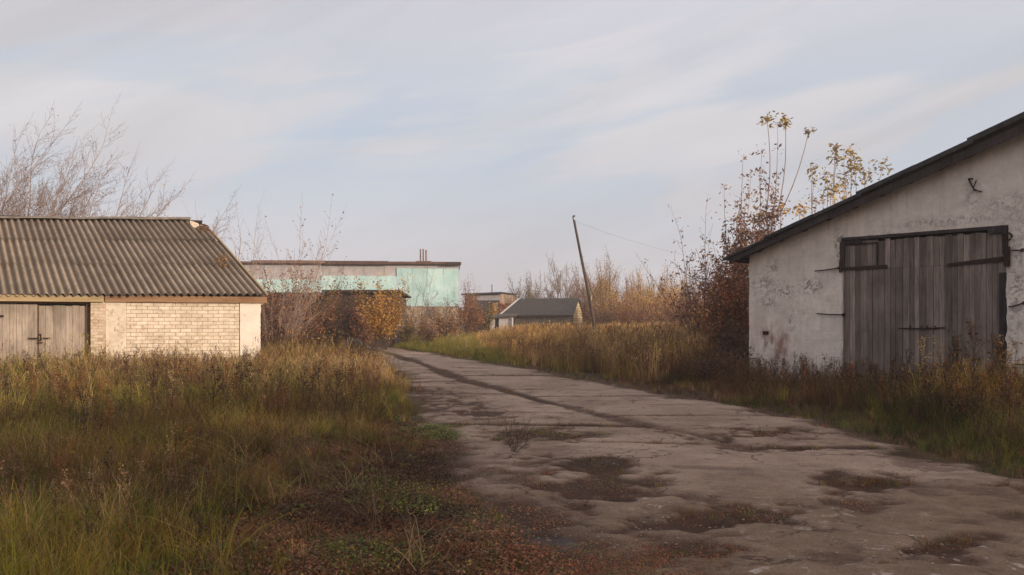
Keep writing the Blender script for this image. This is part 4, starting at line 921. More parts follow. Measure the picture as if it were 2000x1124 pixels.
def dark_shed(px0, px1, pyt, Y, depth, lab, side=False, name='shed'):
    g = gz(at((px0+px1)/2, Y), Y); root = empty(name, (at(px0, Y), Y, g), 0); tag(root, lab, 'shed')
    W = at(px1, Y)-at(px0, Y); H = zat(pyt, Y)-g; b = MB(); x = 0
    while x < W-.01:
        e = min(x+.22, W); b.box(x+.004, e-.004, R.uniform(0, .012), .06, -.3, H-.12, R.uniform(.75, 1.2)); x = e
    b.build('front_boards', M['brown_boards'], root)
    b = MB(); b.box(0, .1, .06, depth, -.3, H-.12); b.box(W-.1, W, .06, depth, -.3, H-.12); b.box(.1, W-.1, depth-.1, depth, -.3, H-.12); b.build('walls', M['brown_boards'], root)
    b = MB(); b.hexa([(-.25, -.4, H-.12), (W+.3, -.4, H-.12), (-.25, depth+.2, H-.3), (W+.3, depth+.2, H-.3), (-.25, -.4, H), (W+.3, -.4, H), (-.25, depth+.2, H-.2), (W+.3, depth+.2, H-.2)], .6)
    b.build('roof', M['dark_roof'], root)
    if side: b = MB(); b.box(W-.02, W+.22, -.12, .05, -.3, H-.13); b.build('post', M['dark_wood'], root)
    if side: b = MB(); b.box(W-.3, W+.3, -.16, -.12, H*.38, H*.38+.06); b.build('hasp', M['far_white'], root)
dark_shed(470, 636, 572, 52, 5, 'long brown board shed with a dark roof, behind the leaning saplings')
dark_shed(640, 772, 567, 49, 5, 'dark shed hidden behind the orange and yellow bush', True)

def far_buildings():
    # dark shop with a lit tan end wall
    Y = 92.0; g = .55; root = empty('building', (at(908, Y), Y, g), radians(-16)); tag(root, 'far flat-roofed building with red brick front, dark panels and tan end wall', 'building')
    W = 3.75; H = zat(577, Y)-g
    b = MB(); b.box(0, 1.3, 0, .3, -.5, H); b.build('brick_front', M['red_brick'], root)
    b = MB(); b.box(1.3, W, .03, .3, -.5, H-.55); b.build('panel_front', M['blue_dark'], root)
    b = MB(); b.box(1.3, W, .0, .3, H-.55, H); b.build('grey_band', M['grey_panel'], root)
    b = MB(); b.box(W, W+.2, 0, 5.4, -.5, H+.1); b.build('end_wall', M['far_brick'], root)
    b = MB(); b.box(.0, W, .3, 5.4, -.5, H-.05); b.build('body', M['far_grey'], root)
    b = MB(); b.hexa([(-.3, -.3, H+.0), (W+.3, -.3, H+.15), (-.3, 5.6, H), (W+.3, 5.6, H+.15), (-.3, -.3, H+.16), (W+.3, -.3, H+.3), (-.3, 5.6, H+.16), (W+.3, 5.6, H+.3)], .7); rf = b.build('roof', M['dark_roof'], root)
    b = MB(); b.tube([(2.75, .6, H+.1), (2.75, .6, H+1.1)], .045, 6); b.build('mast', M['iron'], rf)
    # low house, dark roof, pale right gable
    Y = 78.0; g = .5; rz = radians(-20); root = empty('house', (at(1003, Y), Y, g), rz); tag(root, 'low far house with a dark tiled roof and pale yellow stone gable', 'house')
    W = 5.4; D = 3.4; He = zat(615, Y)-g; Hr = zat(585, Y)-g
    b = MB(); b.box(0, W, .1, .3, -.5, He); b.box(0, W, D-.3, D-.1, -.5, He); b.box(0, .2, .3, D-.3, -.5, He); b.build('front_wall', M['far_grey'], root)
    b = MB(); b.prism([(0, He), (W, He), (W, He+.01), (0, He+.01)], .1, D-.1)
    b.build('ceiling', M['soffit'], root)
    for sgn in (0, 1):
        b = MB(); y0, y1 = (-.25, D/2) if sgn == 0 else (D+.25, D/2); x0 = -.9 if sgn == 0 else -.9
        b.hexa([(-1.3, y0, He-.12), (W+.12, y0, He-.12), (-.1, y1, Hr), (W+.12, y1, Hr), (-1.3, y0, He-.04), (W+.12, y0, He-.04), (-.1, y1, Hr+.1), (W+.12, y1, Hr+.1)], .75)
        b.build('roof', M['dark_roof'], root)
    b = MB(); b.add([(W, .1, -.5), (W, D-.1, -.5), (W, D-.1, He-.1), (W, D/2, Hr-.06), (W, .1, He-.1), (W-.2, .1, -.5), (W-.2, D-.1, -.5), (W-.2, D-.1, He-.1), (W-.2, D/2, Hr-.06), (W-.2, .1, He-.1)], [(0, 1, 2, 3, 4), (9, 8, 7, 6, 5), (0, 4, 9, 5)]); b.build('gable', M['gable_yellow'], root)
    b = MB(); b.hexa([(-1.35, -.3, He-.14), (-1.2, -.32, He-.14), (-.15, D/2, Hr+.05), (0.0, D/2, Hr+.05), (-1.35, -.3, He-.02), (-1.2, -.32, He-.02), (-.15, D/2, Hr+.15), (0, D/2, Hr+.15)]); b.build('verge_board', M['far_white'], root)
    # small white hut in front
    Y = 74.0; g = .48; root = empty('hut', (at(957, Y), Y, g), radians(-6)); tag(root, 'small whitewashed hut with a dark doorway and sloping grey roof in far grass', 'hut')
    W = 1.85; H = zat(621, Y)-g
    b = MB(); b.box(0, .4, 0, .15, -.5, H); b.box(.75, W, 0, .15, -.5, H); b.box(.4, .75, 0, .15, -.5, .35); b.box(0, .15, .15, 1.8, -.5, H); b.box(W-.15, W, .15, 1.8, -.5, H); b.build('walls', M['far_white'], root)
    b = MB(); b.box(.4, .75, .1, .16, .35, H); b.build('doorway', M['glass'], root)
    b = MB(); b.hexa([(-.45, -.3, H-.02), (W+.3, -.3, H+.06), (-.45, 2, H+.2), (W+.3, 2, H+.3), (-.45, -.3, H+.1), (W+.3, -.3, H+.18), (-.45, 2, H+.3), (W+.3, 2, H+.4)]); b.build('roof', M['dark_roof'], root)
    for x_ in (-.35, W+.2):
        b = MB(); b.tube([(x_, -.2, -.5), (x_, -.2, H)], .08, 6); b.build('post', M['dark_wood'], root)
far_buildings()

# added unseen off to the right: a tall building whose shade covers the foreground
def shade_storehouse():
    ax = Vector((.557, .83, 0)).normalized(); rz = atan2(ax.y, ax.x); root = empty('shade_storehouse', (6.0, -33.5, 0), rz)
    tag(root, 'unseen grey brick building added behind the viewer to shade the foreground', 'shade_storehouse')
    L_ = SH_L; H = SH_H; D = 9
    b = MB(); b.box(0, L_, -D, -D+.3, -.3, H); b.box(0, L_, -.3, 0, -.3, H); b.prism([(0, -.3), (.3, -.3), (.3, H), (0, H)], -D+.3, -.3); b.box(L_-.3, L_, -D+.3, -.3, -.3, H); b.build('wall', M['beige_wall'], root)
    b = MB(); b.hexa([(-.4, -D-.4, H), (L_+.4, -D-.4, H), (-.4, -D/2, H+1.0), (L_+.4, -D/2, H+1.0), (-.4, -D-.4, H+.12), (L_+.4, -D-.4, H+.12), (-.4, -D/2, H+1.12), (L_+.4, -D/2, H+1.12)])
    b.hexa([(-.4, -D/2, H+1.0), (L_+.4, -D/2, H+1.0), (-.4, .4, H), (L_+.4, .4, H), (-.4, -D/2, H+1.12), (L_+.4, -D/2, H+1.12), (-.4, .4, H+.12), (L_+.4, .4, H+.12)]); b.build('roof', M['dark_roof'], root)
    for k in range(9): b = MB(); b.box(2+k*4, 3.4+k*4, -.02, .04, 2, 3.6); b.build('window', M['glass'], root)
SH_L = 46.0; SH_H = 7.6
shade_storehouse()

# ------------------------------------------------------------------ pole, tyre and small things
def small_things():
    Y = 45.0; g = gz(at(1168, Y), Y); x0 = at(1170, Y); x1 = at(1121, Y); zt = zat(430, Y)
    root = empty('utility_pole', (x0, Y, g)); tag(root, 'dark wooden utility pole leaning left over the dry field', 'pole')
    dx = x1-x0; h = zt-g; b = MB(); b.tube([(0, 0, -.4), (dx*.25, 0, h*.25), (dx*.5+.02, 0, h*.5), (dx*.75, 0, h*.75), (dx, 0, h)], [.09, .082, .075, .066, .058], 8); b.build('shaft', M['pole'], root)
    b = MB(); b.tube([(dx-.02, 0, h-.05), (dx-.06, -.03, h+.18)], .03, 6); b.tube([(dx-.06, -.03, h+.18), (dx+.05, -.03, h+.2)], .045, 6); b.build('insulator', M['iron'], root)
    b = MB(); b.tube([(dx*.38+.07, -.08, h*.38), (dx*.38+.07, -.08, h*.38+.25)], .05, 6); b.build('tag_plate', M['straw_wood'], root)
    # slack wire running off to the right
    b = MB(); P = []; A = Vector((x1, Y, zt-.05)); B = Vector((at(1560, 60), 60, zat(520, 60)))
    for i in range(17): t = i/16; q = A.lerp(B, t); q.z -= 1.4*4*t*(1-t)*.5; P.append(q)
    b.tube(P, .0035, 4); tag(b.build('wire', M['iron']), 'thin slack wire running right from the top of the leaning pole', 'wire')
    # tyre under the bush
    Y = 43.0; px = 690; root = MB(); g = gz(at(px, Y), Y); cx = at(px, Y); n = 28
    V = []; Fc = []
    for i in range(n):
        a = 2*pi*i/n
        for k in range(8):
            p = 2*pi*k/8; r_ = .34+.12*cos(p); V.append((cx+r_*cos(a), Y+.12*sin(p)+r_*sin(a)*.55, g+.34+r_*sin(a)*.8))
    for i in range(n):
        for k in range(8): Fc.append((i*8+k, i*8+(k+1) % 8, ((i+1) % n)*8+(k+1) % 8, ((i+1) % n)*8+k))
    root.add(V, Fc); tag(root.build('tyre', M['rubber'], smooth=True), 'old black tyre standing at the foot of the orange bush by the road', 'tyre')
    # low fence rails in the scrub near the white garage
    Y = 40.0; x0 = at(1345, Y); x1 = at(1460, Y); g = gz(x0, Y); root = empty('rail_fence', (x0, Y, g)); tag(root, 'low dark rail fence in the scrub left of the whitewashed garage', 'fence')
    W = x1-x0
    for k in range(3):
        b = MB(); b.tube([(W*k/2, 0, -.3), (W*k/2+.03, 0, 1.35)], .05, 6); b.build('post', M['pole'], root)
    for z in (.75, 1.25): b = MB(); b.tube([(-.2, -.06, z), (W+.2, -.06, z+.04)], .035, 6); b.build('rail', M['pole'], root)
small_things()

# ------------------------------------------------------------------ trees and bushes
class Woody:
    """collects branch tubes and leaf positions of one plant, in local coordinates"""
    def __init__(s, seed): s.r = np.random.default_rng(seed); s.V = []; s.Q = []; s.n = 0; s.tips = []
    def tube(s, P, r0, r1, n=4):
        P = np.asarray(P); k = len(P); d = np.gradient(P, axis=0); d /= np.linalg.norm(d, axis=1)[:, None]+1e-9
        ref = np.where(np.abs(d[:, 2:3]) < .9, np.array([[0, 0, 1.]]), np.array([[1., 0, 0]])); a = np.cross(d, ref); a /= np.linalg.norm(a, axis=1)[:, None]+1e-9; b = np.cross(d, a)
        an = np.arange(n)*2*pi/n; rad = np.linspace(r0, r1, k)[:, None, None]
        V = P[:, None, :]+rad*(a[:, None, :]*np.cos(an)[None, :, None]+b[:, None, :]*np.sin(an)[None, :, None]); s.V.append(V.reshape(-1, 3))
        i = np.arange(k-1)[:, None]*n+np.arange(n)[None, :]; j = np.arange(k-1)[:, None]*n+(np.arange(n)[None, :]+1) % n
        s.Q.append(np.stack([i, j, j+n, i+n], -1).reshape(-1, 4)+s.n); s.n += k*n
    def branch(s, p, d, L, r, depth, cfg):
        n = 5 if depth == 0 else (4 if L > .4 else 3); P = [np.array(p, float)]; d = np.array(d, float); d /= np.linalg.norm(d)
        wob = cfg.get('wob', .12); up = cfg.get('up', .08)
        for i in range(n):
            d = d+s.r.normal(0, wob, 3)+np.array([cfg.get('wind', 0), 0, up]); d /= np.linalg.norm(d); P.append(P[-1]+d*L/n)
        rt = max(r*.35, cfg.get('rmin', .003)); s.tube(P, r, rt, 6 if depth == 0 else (4 if depth == 1 else 3)); P = np.array(P)
        if depth >= cfg['depth']:
            for q in np.linspace(.3, 1, cfg.get('lpt', 2)): f = q*n; i = min(int(f), n-1); s.tips.append(P[i]+(P[i+1]-P[i])*(f-i))
            return
        kids = cfg['kids'][min(depth, len(cfg['kids'])-1)]; lo = cfg.get('lo', (.25, .15, .1))[min(depth, 2)]
        for k in range(kids):
            t = lo+(1-lo)*(k+s.r.uniform(.1, .9))/kids; f = t*n; i = min(int(f), n-1); q = P[i]+(P[i+1]-P[i])*(f-i); dd = P[i+1]-P[i]; dd /= np.linalg.norm(dd)
            az = s.r.uniform(0, 2*pi); a = np.cross(dd, [0.3, .2, 1.]); a /= np.linalg.norm(a)+1e-9; b = np.cross(dd, a); ang = cfg.get('ang', .7)*s.r.uniform(.6, 1.25)
            nd = dd*cos(ang)+(a*cos(az)+b*sin(az))*sin(ang); LL = L*cfg.get('ratio', .5)*(1.15-.6*t)*s.r.uniform(.7, 1.2); s.branch(q, nd, LL, max((r+(rt-r)*t)*.55, cfg.get('rmin', .003)), depth+1, cfg)
        s.branch(P[-1], d, L*.4, rt, depth+1, cfg)
def leaves(pts, n, size, cols, r, spread=.08, droop=0.3, asp=.5):
    pts = np.asarray(pts); i = r.integers(0, len(pts), n); c = pts[i]+r.normal(0, spread, (n, 3)); a = r.uniform(0, 2*pi, n); z = r.uniform(-1, .6, n)-droop
    s1 = np.stack([np.cos(a), np.sin(a), z], 1); s1 /= np.linalg.norm(s1, axis=1)[:, None]; s2 = np.cross(s1, r.normal(0, 1, (n, 3))); s2 /= np.linalg.norm(s2, axis=1)[:, None]+1e-9
    sz = (size*r.uniform(.55, 1.25, n))[:, None]; V = np.stack([c, c+s1*sz*.5+s2*sz*asp*.5, c+s1*sz, c+s1*sz*.5-s2*sz*asp*.5], 1).reshape(-1, 3); Q = np.arange(4*n).reshape(-1, 4)
    A = np.array([x[:3] for x in cols]); w_ = np.array([x[3] for x in cols]); C = A[r.choice(len(A), n, p=w_/w_.sum())]*(1+r.normal(0, .2, (n, 1))); return V, Q, np.repeat(np.clip(C, .005, 1), 4, 0)
def plant(name, x, y, seed, stems, cfg, nleaf, lsize, cols, label, cat, bark='bark_dark', group=None, spread=.08, g=None, asp=.5, droop=.3, topclump=None, part=('trunk', 'crown')):
    w_ = Woody(seed); g = gz(x, y) if g is None else g
    for (p, d, L, r) in stems: w_.branch(p, d, L, r, 0, cfg)
    root = empty(name, (x, y, g)); tag(root, label, cat, group)
    np_mesh(part[0], np.concatenate(w_.V), np.concatenate(w_.Q), M[bark], parent=root, smooth=True)
    if nleaf:
        V, Q, C = leaves(w_.tips, nleaf, lsize, cols, w_.r, spread, droop, asp)
        if topclump:
            for (pts, n2, s2, c2, sp2) in topclump:
                v2, q2, cc = leaves(np.array(pts), n2, s2, c2, w_.r, sp2, .35, .45); Q = np.concatenate([Q, q2+len(V)]); V = np.concatenate([V, v2]); C = np.concatenate([C, cc])
        np_mesh(part[1], V, Q, M['leaf'], C, parent=root)
    return root
c_dry = [(.38, .22, .12, 3), (.27, .15, .09, 3), (.46, .30, .16, 1.5), (.18, .10, .07, 1.5)]
c_gold = [(.70, .44, .12, 3), (.70, .50, .18, 2), (.54, .32, .10, 2), (.38, .20, .08, 1)]
c_red = [(.28, .11, .06, 3), (.38, .17, .08, 2), (.17, .075, .05, 3), (.42, .25, .11, 1)]
c_olive = [(.17, .145, .04, 3), (.28, .21, .06, 2), (.34, .19, .06, 2), (.10, .095, .035, 2)]
c_yellow = [(.56, .31, .06, 3), (.60, .40, .11, 2), (.40, .20, .06, 3), (.28, .15, .06, 2)]
c_maple = [(.36, .27, .10, 3), (.44, .33, .14, 2), (.24, .16, .07, 1.5)]

# bare trees behind the brick garage
def big_bare(px, Y, seed, H, lean, label, nst=3, nl=500, sp=.5):
    r = random.Random(seed); st = [((r.uniform(-.3, .3), r.uniform(-.3, .3), 0), (lean+r.uniform(-sp, sp)*.6, r.uniform(-.25, .25), 1), H*r.uniform(.55, .78), .06*r.uniform(.7, 1.1)) for _ in range(nst)]
    plant('bare_tree', at(px, Y), Y, seed, st, dict(depth=3, kids=(12, 9, 6), ang=.75, ratio=.42, up=.07, wob=.10, rmin=.0042, wind=.035, lpt=2, lo=(.3, .15, .1)), nl, .085, [(.30, .20, .17, 3), (.20, .13, .11, 2), (.36, .27, .2, 1)], label, 'tree', 'bark_pale', None, .06)
big_bare(-15, 34, 21, 10.3, .30, 'largest bare tree behind the roof of the brick garage, leaning right', 7, 1900, .9)
big_bare(-110, 36, 22, 9.8, .10, 'bare tree at the left frame edge, its twigs behind the brick garage', 4, 900, .6)
big_bare(95, 37, 23, 8.9, .12, 'lower bare tree behind the middle of the brick garage roof', 8, 1600, 1.0)
big_bare(240, 36, 24, 7.2, .10, 'bare small tree behind the right half of the brick garage roof', 8, 1300, 1.1)
# leafy saplings around the right end of the brick garage
def sapling(px, Y, seed, H, lean, label, nl, cols=c_dry, nst=8, bark='bark_pale', ls=.09, sp=.25, group=None):
    r = random.Random(seed); st = [((r.uniform(-.25, .25), r.uniform(-.25, .25), 0), (lean+r.uniform(-sp, sp), r.uniform(-.15, .15), 1), H*r.uniform(.45, .78), .016*r.uniform(.8, 1.3)) for _ in range(nst)]
    return plant('sapling', at(px, Y), Y, seed, st, dict(depth=2, kids=(10, 5), ang=.75, ratio=.30, up=.06, wob=.09, rmin=.0036, lpt=2, lo=(.25, .2, .1)), int(nl*1.8), ls, cols, label, 'sapling', bark, group, .06)
sapling(432, 35.5, 31, 6.3, .0, 'thin sapling with a few dark leaves just right of the broken roof corner', 120, sp=.3)
sapling(480, 34, 32, 5.8, .05, 'thin upright sapling behind the right slope of the brick garage', 200, sp=.4)
sapling(540, 30.5, 33, 4.9, .3, 'pinkish leaning sapling between brick garage and brown board shed', 200, sp=.4)
sapling(555, 31, 34, 5.5, .16, 'sapling with a dry leaf tuft on top, before the left turquoise cladding', 220, nst=6, sp=.45)
sapling(530, 29, 35, 3.9, .32, 'short leaning sapling beside the corner of the brick garage', 150, nst=5, sp=.3)
sapling(600, 33, 36, 3.6, .05, 'short reddish sapling in front of the brown board shed', 1500, c_red, 10, 'bark_dark', sp=.5)
sapling(548, 33.5, 37, 3.5, .0, 'dense reddish brush against the brown board shed by the brick garage', 2600, c_red, 16, 'bark_dark', sp=.6)
# bushes by the sheds
def bush(px, Y, seed, H, W, n, cols, label, ls=.11, name='bush', bark='bark_dark', nst=9, group=None, cat='bush'):
    r = random.Random(seed); st = [((r.uniform(-.2, .2)*W, r.uniform(-.25, .25), 0), (r.uniform(-.5, .5)*W/H*1.3, r.uniform(-.4, .4), 1), H*r.uniform(.45, .8), .03*r.uniform(.6, 1.2)) for _ in range(nst)]
    return plant(name, at(px, Y), Y, seed, st, dict(depth=2, kids=(6, 4), ang=.6, ratio=.42, up=.05, wob=.12, rmin=.006, lpt=3, lo=(.15, .1, .1)), n, ls, cols, label, cat, bark, group, .14)
bush(655, 46.5, 41, 3.3, 1.9, 6500, c_olive, 'olive and orange bush before the left end of the dark shed', .12)
bush(690, 46.0, 44, 3.1, 1.4, 3600, [(.12, .06, .06, 3), (.20, .09, .05, 2), (.07, .04, .045, 2)], 'dark purple brown bush between the olive bush and the yellow one', .11)
bush(745, 46.3, 42, 3.7, 1.7, 6500, c_yellow, 'bright yellow orange bush in front of the dark shed', .13)
bush(718, 45.2, 45, 2.4, 1.6, 3000, c_red, 'small rusty shrub at the foot of the yellow bush', .1)
bush(775, 50.5, 46, 1.7, 2.4, 2600, c_olive, 'low green scrub right of the dark shed', .1)
sapling(822, 56, 47, 5.2, .0, 'thin bare sapling in front of the right turquoise cladding', 70, c_dry, 5, 'bark_dark', sp=.35)
sapling(795, 57, 48, 4.2, .0, 'short bare sapling at the left edge of the right turquoise cladding', 60, c_dry, 4, 'bark_dark', sp=.3)
sapling(862, 58, 49, 3.8, .0, 'bare sapling before the right end of the turquoise hall', 70, c_dry, 4, 'bark_dark', sp=.35)
sapling(910, 70, 50, 5.6, .05, 'faint thin sapling just right of the turquoise hall', 200, c_dry, 5, 'bark_pale', sp=.2)
for i, (px, Y, H, W, n, cl, lab) in enumerate(((815, 54, 1.9, 3.2, 3500, c_dry, 'tan brush below the right turquoise cladding'), (865, 56, 2.1, 3.2, 3800, c_dry, 'wide tan brush at the right end of the turquoise hall'),
        (915, 64, 3.6, 2.4, 3800, c_red, 'reddish bush hiding the left side of the far brick front'), (943, 66, 2.8, 1.6, 1800, c_olive, 'greenish bush before the dark panels of the far building'), (840, 50, .9, 1.0, 400, [(.10, .05, .04, 1), (.16, .08, .05, 1)], 'low dark brown bush in the tan brush by the road bend'))):
    bush(px, Y, 60+i, H, W, n, cl, lab, .12)
# the row of far autumn trees
def far_tree(px, Y, seed, top, W, n, cols, label, bark='bark_dark', ls=.17):
    g = gz(at(px, Y), Y); H = zat(top, Y)-g; r = random.Random(seed)
    st = [((r.uniform(-.3, .3), r.uniform(-.3, .3), 0), (r.uniform(-.5, .5)*W/3, r.uniform(-.4, .4), 1), H*r.uniform(.55, .80), .06) for _ in range(5)]
    plant('tree', at(px, Y), Y, seed, st, dict(depth=2, kids=(11, 6), ang=.62, ratio=.36*min(1.3, W/3), up=.10, wob=.09, rmin=.013, lpt=3, lo=(.12, .1, .1)), int(n*4.5), ls*.68, cols, label, 'tree', bark, 'autumn trees beyond the dry field', .22)
FT = [(1020, 92, 535, 3.6, 1000, c_olive, 'dark round tree just above the far tan end wall'), (1052, 100, 545, 3.0, 700, c_dry, 'thin brown tree behind the left half of the dark roof'),
      (1078, 100, 522, 3.0, 750, c_dry, 'pale sparse tree above the middle of the dark roof'), (1108, 96, 512, 3.0, 700, c_dry, 'tall sparse tree just left of the leaning pole'),
      (1148, 90, 530, 2.6, 1000, c_red, 'reddish tree directly behind the leaning pole'), (1162, 96, 520, 2.6, 900, c_dry, 'brown tree right behind the foot of the leaning pole'),
      (1184, 86, 510, 3.2, 1500, [(.60, .38, .11, 3), (.42, .25, .09, 2), (.28, .16, .07, 2)], 'tallest golden tree to the right of the leaning pole'), (1212, 88, 528, 2.6, 1100, [(.52, .33, .12, 3), (.36, .18, .08, 2)], 'ochre tree right of the tallest golden one'),
      (1240, 92, 548, 3.0, 1000, c_red, 'low reddish tree in the gap between the two golden ones'), (1268, 90, 540, 3.0, 1200, c_gold, 'golden brown tree beside the bright orange tree'),
      (1288, 80, 528, 2.6, 1500, c_gold, 'bright orange yellow tree right of centre in the row'), (1315, 88, 550, 3.0, 1000, c_red, 'dull red tree right of the bright orange one'),
      (1345, 92, 545, 3.2, 900, c_red, 'reddish tree at the right end of the row'), (1375, 86, 552, 3.0, 900, c_dry, 'brown tree seen beside the scrub of the white garage'),
      (1405, 90, 548, 3.2, 900, c_red, 'red brown tree behind the scrub nearest the white garage'), (1440, 92, 550, 3.2, 700, c_dry, 'last far tree, half hidden by the white garage')]
for i in range(11):
    px = 1128+i*31+R.uniform(-7, 7); FT.append((px, R.uniform(98, 112), R.uniform(528, 552), 3.4, 800, (c_dry, c_gold, c_red)[i % 3], 'hazy back tree in the second row beyond the dry field'))
for i, t in enumerate(FT): far_tree(t[0], t[1], 100+i, t[2], t[3], t[4], t[5], t[6], 'bark_pale' if i % 3 == 1 else 'bark_dark')
for i in range(17):
    px = 1168+i*18.5+R.uniform(-5, 5); Y = R.uniform(68, 80); cl = (c_red, c_dry, c_gold, [(.46, .25, .09, 2), (.32, .15, .07, 2)])[i % 4]
    o = bush(px, Y, 150+i, zat(R.uniform(572, 596), Y)-.5, 3.2, 2400, cl, 'low rusty scrub bush at the foot of the far tree row', .14, nst=8, group='scrub bushes along the far edge of the field', name='scrub_bush')
# undergrowth that closes the far side of the field
def far_mass():
    S = Scatter(); n = 2600; x = rng.uniform(-2, 46, n); y = rng.uniform(84, 130, n); tm = [weed(2.2, 700+i, 60, .13, .6) for i in range(5)]
    S.put(tm, P3(x, y), rng.uniform(.7, 1.35, n), pal(['brown', 'rust', 'straw', 'gold'], [3, 3, 2, 2], n)*1.15)
    n = 2500; x = rng.uniform(-60, -2, n); y = rng.uniform(84, 130, n); k = x < y*-.03; S.put(tm, P3(x[k], y[k]), rng.uniform(.7, 1.2, int(k.sum())), pal(['brown', 'rust', 'straw', 'dbrown'], [4, 2, 1.4, 2], int(k.sum())))
    tag(S.build('far_thicket', M['foliage']), 'distant reddish thicket along the horizon behind the buildings and the tree row', 'thicket', kind='stuff')
far_mass()
# shoots and bushes beside and behind the whitewashed garage
def shoot_tree(name, px, Y, seed, stems, nl, cols, label, clumps, ls=.12, depth=1, kids=(13, 3), bark='bark_pale', ratio=.13, rmin=.005, ang=.5):
    x0 = at(px, Y); g = gz(x0, Y); st = []; tc = []
    for (pt, pyt, r0) in stems: X = at(pt, Y)-x0; Z = zat(pyt, Y)-g; L = sqrt(X*X+Z*Z); st.append(((0, 0, 0), (X, 0, Z), L/1.4, r0))
    for (pc, pyc, n2, s2, c2, sp2) in clumps: tc.append(([(at(pc, Y)-x0, 0, zat(pyc, Y)-g)], n2, s2, c2, sp2))
    w_ = Woody(seed); cfg = dict(depth=depth, kids=kids, ang=ang, ratio=ratio, up=.02, wob=.035, rmin=rmin, lpt=3, lo=(.3, .15, .1))
    # clump twigs: a thin shoot leads from the nearest stem to every clump
    for (pc, pyc, *_q) in clumps:
        e = np.array([at(pc, Y)-x0, 0, zat(pyc, Y)-g]); best = min(st, key=lambda s: abs(s[1][0]/s[1][2]*e[2]*.72-e[0])); d = np.array(best[1], float); d = d/np.linalg.norm(d); f = d*(e[2]*.62/d[2])
        tt = np.linspace(0, 1, 6)[:, None]; P = f+(e-f)*tt; P[:, 0] += .12*np.sin(tt[:, 0]*pi)*np.sign(e[0]-f[0]); w_.tube(P, .02, .009, 4)
    for (p, d, L, r_) in st: w_.branch(p, d, L, r_, 0, cfg)
    root = empty(name, (x0, Y, g)); tag(root, label, 'tree'); np_mesh('trunk', np.concatenate(w_.V), np.concatenate(w_.Q), M[bark], parent=root, smooth=True)
    V, Q, C = leaves(w_.tips, int(nl*1.5), ls*1.15, cols, w_.r, .10, .5, .42)
    for (pts, n2, s2, c2, sp2) in tc:
        v2, q2, cc = leaves(np.array(pts), int(n2*1.7), s2*.78, c2, w_.r, sp2, .25, .42); Q = np.concatenate([Q, q2+len(V)]); V = np.concatenate([V, v2]); C = np.concatenate([C, cc])
    np_mesh('crown', V, Q, M['leaf'], C, parent=root)
c_dark = [(.22, .12, .10, 3), (.30, .18, .13, 2), (.14, .08, .07, 2), (.38, .25, .15, 1)]
shoot_tree('tree', 1440, 27.0, 201, ((1432, 300, .035), (1425, 380, .025), (1450, 360, .025), (1415, 430, .02), (1440, 400, .02), (1405, 470, .02), (1465, 420, .02), (1438, 340, .02)), 3800, c_dark, 'tall dry-leaved shoot tree left of the white garage eave, the lower of the two spires', (), .115, 1, (15, 3), ratio=.15)
shoot_tree('tree', 1478, 28.5, 202, ((1493, 245, .035), (1486, 330, .03), (1500, 350, .02), (1480, 300, .02), (1475, 420, .02), (1515, 440, .02)), 2600, c_dark, 'tallest sapling at the white garage eave with leaf tufts on its forked tips',
           ((1498, 232, 34, .22, c_maple, .10), (1534, 238, 32, .22, c_maple, .10), (1580, 256, 22, .2, c_maple, .07), (1525, 410, 34, .22, c_yellow, .12), (1475, 420, 30, .2, c_gold, .18), (1505, 425, 30, .18, c_dry, .2)), .13, 1, (15, 3), ratio=.13)
shoot_tree('tree', 1600, 34, 203, ((1592, 365, .03), (1605, 400, .03), (1570, 420, .02)), 130, c_dry, 'sapling behind the lower roof slope with scattered ochre leaves',
           ((1588, 330, 26, .24, c_maple, .12), (1590, 352, 14, .2, c_maple, .1), (1562, 408, 40, .24, c_gold, .17), (1615, 345, 26, .25, c_maple, .16), (1622, 372, 46, .24, c_maple, .2), (1595, 390, 40, .2, c_dry, .25)), ratio=.12)
shoot_tree('tree', 1640, 34.6, 204, ((1632, 300, .03), (1655, 310, .03), (1680, 360, .03)), 150, c_dry, 'yellow-leaved maple sapling rising behind the middle of the dark roof edge',
           ((1633, 288, 26, .26, c_maple, .12), (1634, 308, 24, .24, c_maple, .13), (1662, 300, 32, .28, c_maple, .14), (1668, 325, 36, .28, c_maple, .17), (1690, 345, 46, .26, c_maple, .26), (1725, 325, 34, .26, c_maple, .17), (1650, 350, 40, .24, c_maple, .22), (1640, 378, 46, .22, c_gold, .25)), ratio=.12)
sapling(1398, 27.5, 211, 4.6, -.16, 'leaning left bare sapling in the scrub beside the white garage', 600, c_dark, 7, 'bark_dark', .11, .3)
sapling(1375, 30, 212, 4.8, -.14, 'leftmost bare sapling of the scrub beside the white garage', 300, c_dark, 4, 'bark_dark', .11, .22)
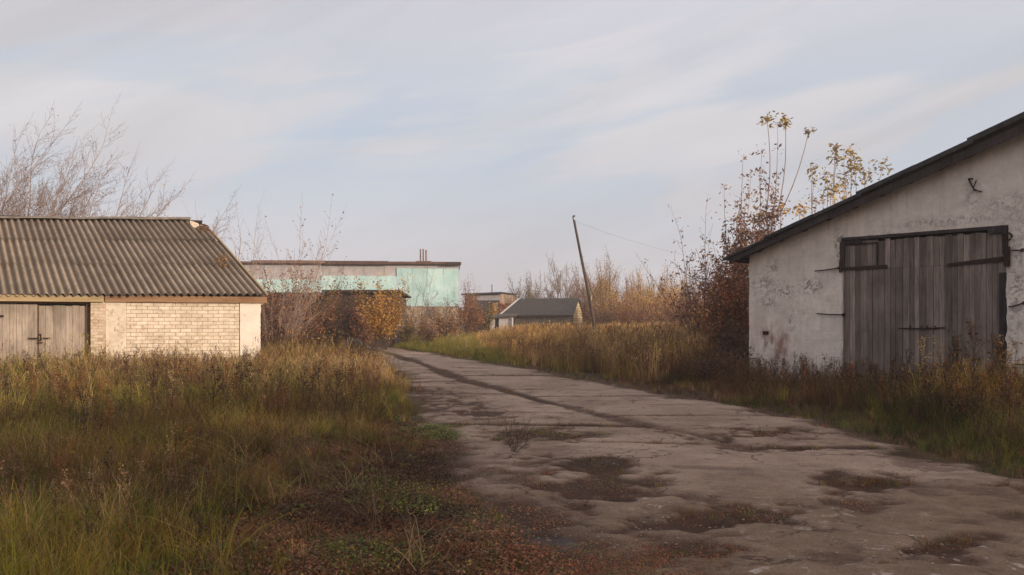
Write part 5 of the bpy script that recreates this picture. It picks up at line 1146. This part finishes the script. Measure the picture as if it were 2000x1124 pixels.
for i, (px, Y, H, W, n, cl, lab) in enumerate(((1448, 25.3, 3.4, 1.3, 2200, c_red, 'dark red brown bush touching the left corner of the white garage'), (1425, 26.5, 3.2, 1.4, 1800, c_red, 'dense rusty bush second from the white garage corner'),
        (1400, 28, 1.9, 1.6, 1200, c_dark, 'brown bush at the left foot of the scrub by the white garage'), (1465, 26.8, 3.6, 1.0, 1300, c_dry, 'tall narrow red brown bush under the white garage eave'), (1370, 34, 1.8, 2.2, 1100, c_red, 'reddish bush beside the low rail fence'),
        (1440, 23.6, 1.5, 1.4, 1100, [(.12, .07, .045, 2), (.2, .11, .06, 1), (.09, .055, .035, 2)], 'low brown bush before the left corner of the white garage'), (1395, 21.5, 1.0, 1.2, 700, [(.11, .06, .04, 2), (.16, .09, .05, 1)], 'low dark scrub on the verge by the road'))):
    bush(px, Y, 220+i, H, W, int(n*2.7), cl, lab, .085, nst=15)
# little dead shrub on the road edge
plant('shrub', at(1003, 10.8), 10.8, 240, [((0, 0, 0), (R.uniform(-.8, .8), R.uniform(-.5, .5), 1), .33, .004) for _ in range(9)], dict(depth=2, kids=(5, 4), ang=.6, ratio=.45, up=.05, wob=.12, rmin=.0016, lpt=3, lo=(.15, .1, .1)), 260, .022, c_dark, 'small dead twiggy shrub on the left road edge', 'shrub', 'bark_dark', spread=.02)
# moss and leaf tuft growing on the brick garage roof
def roof_tuft():
    n = 60; c = np.array([-8.35, 25.6, 3.45]); r = np.random.default_rng(3); V, Q, C = leaves(np.array([c]), n, .14, [(.30, .17, .07, 2), (.16, .10, .05, 2)], r, .09, .2, .4)
    tag(np_mesh('leaf_tuft', V, Q, M['leaf'], C), 'rusty dry leaf tuft stuck on the corrugated roof', 'leaves', kind='stuff')
roof_tuft()
scene.render.resolution_x = 1024; scene.render.resolution_y = 575

# ------------------------------------------------------------------ thin autumn haze
def haze():
    b = MB(); b.box(-160, 160, -70, 210, -3, 14); m = bpy.data.materials.new('haze_air'); m.use_nodes = True; nt = m.node_tree; nt.nodes.clear()
    v = nt.nodes.new('ShaderNodeVolumePrincipled'); v.inputs['Color'].default_value = (0.95, 0.93, 0.93, 1); v.inputs['Density'].default_value = 0.0012; v.inputs['Anisotropy'].default_value = 0.0
    o = nt.nodes.new('ShaderNodeOutputMaterial'); nt.links.new(v.outputs[0], o.inputs['Volume']); tag(b.build('haze', m), kind='stuff')
haze()
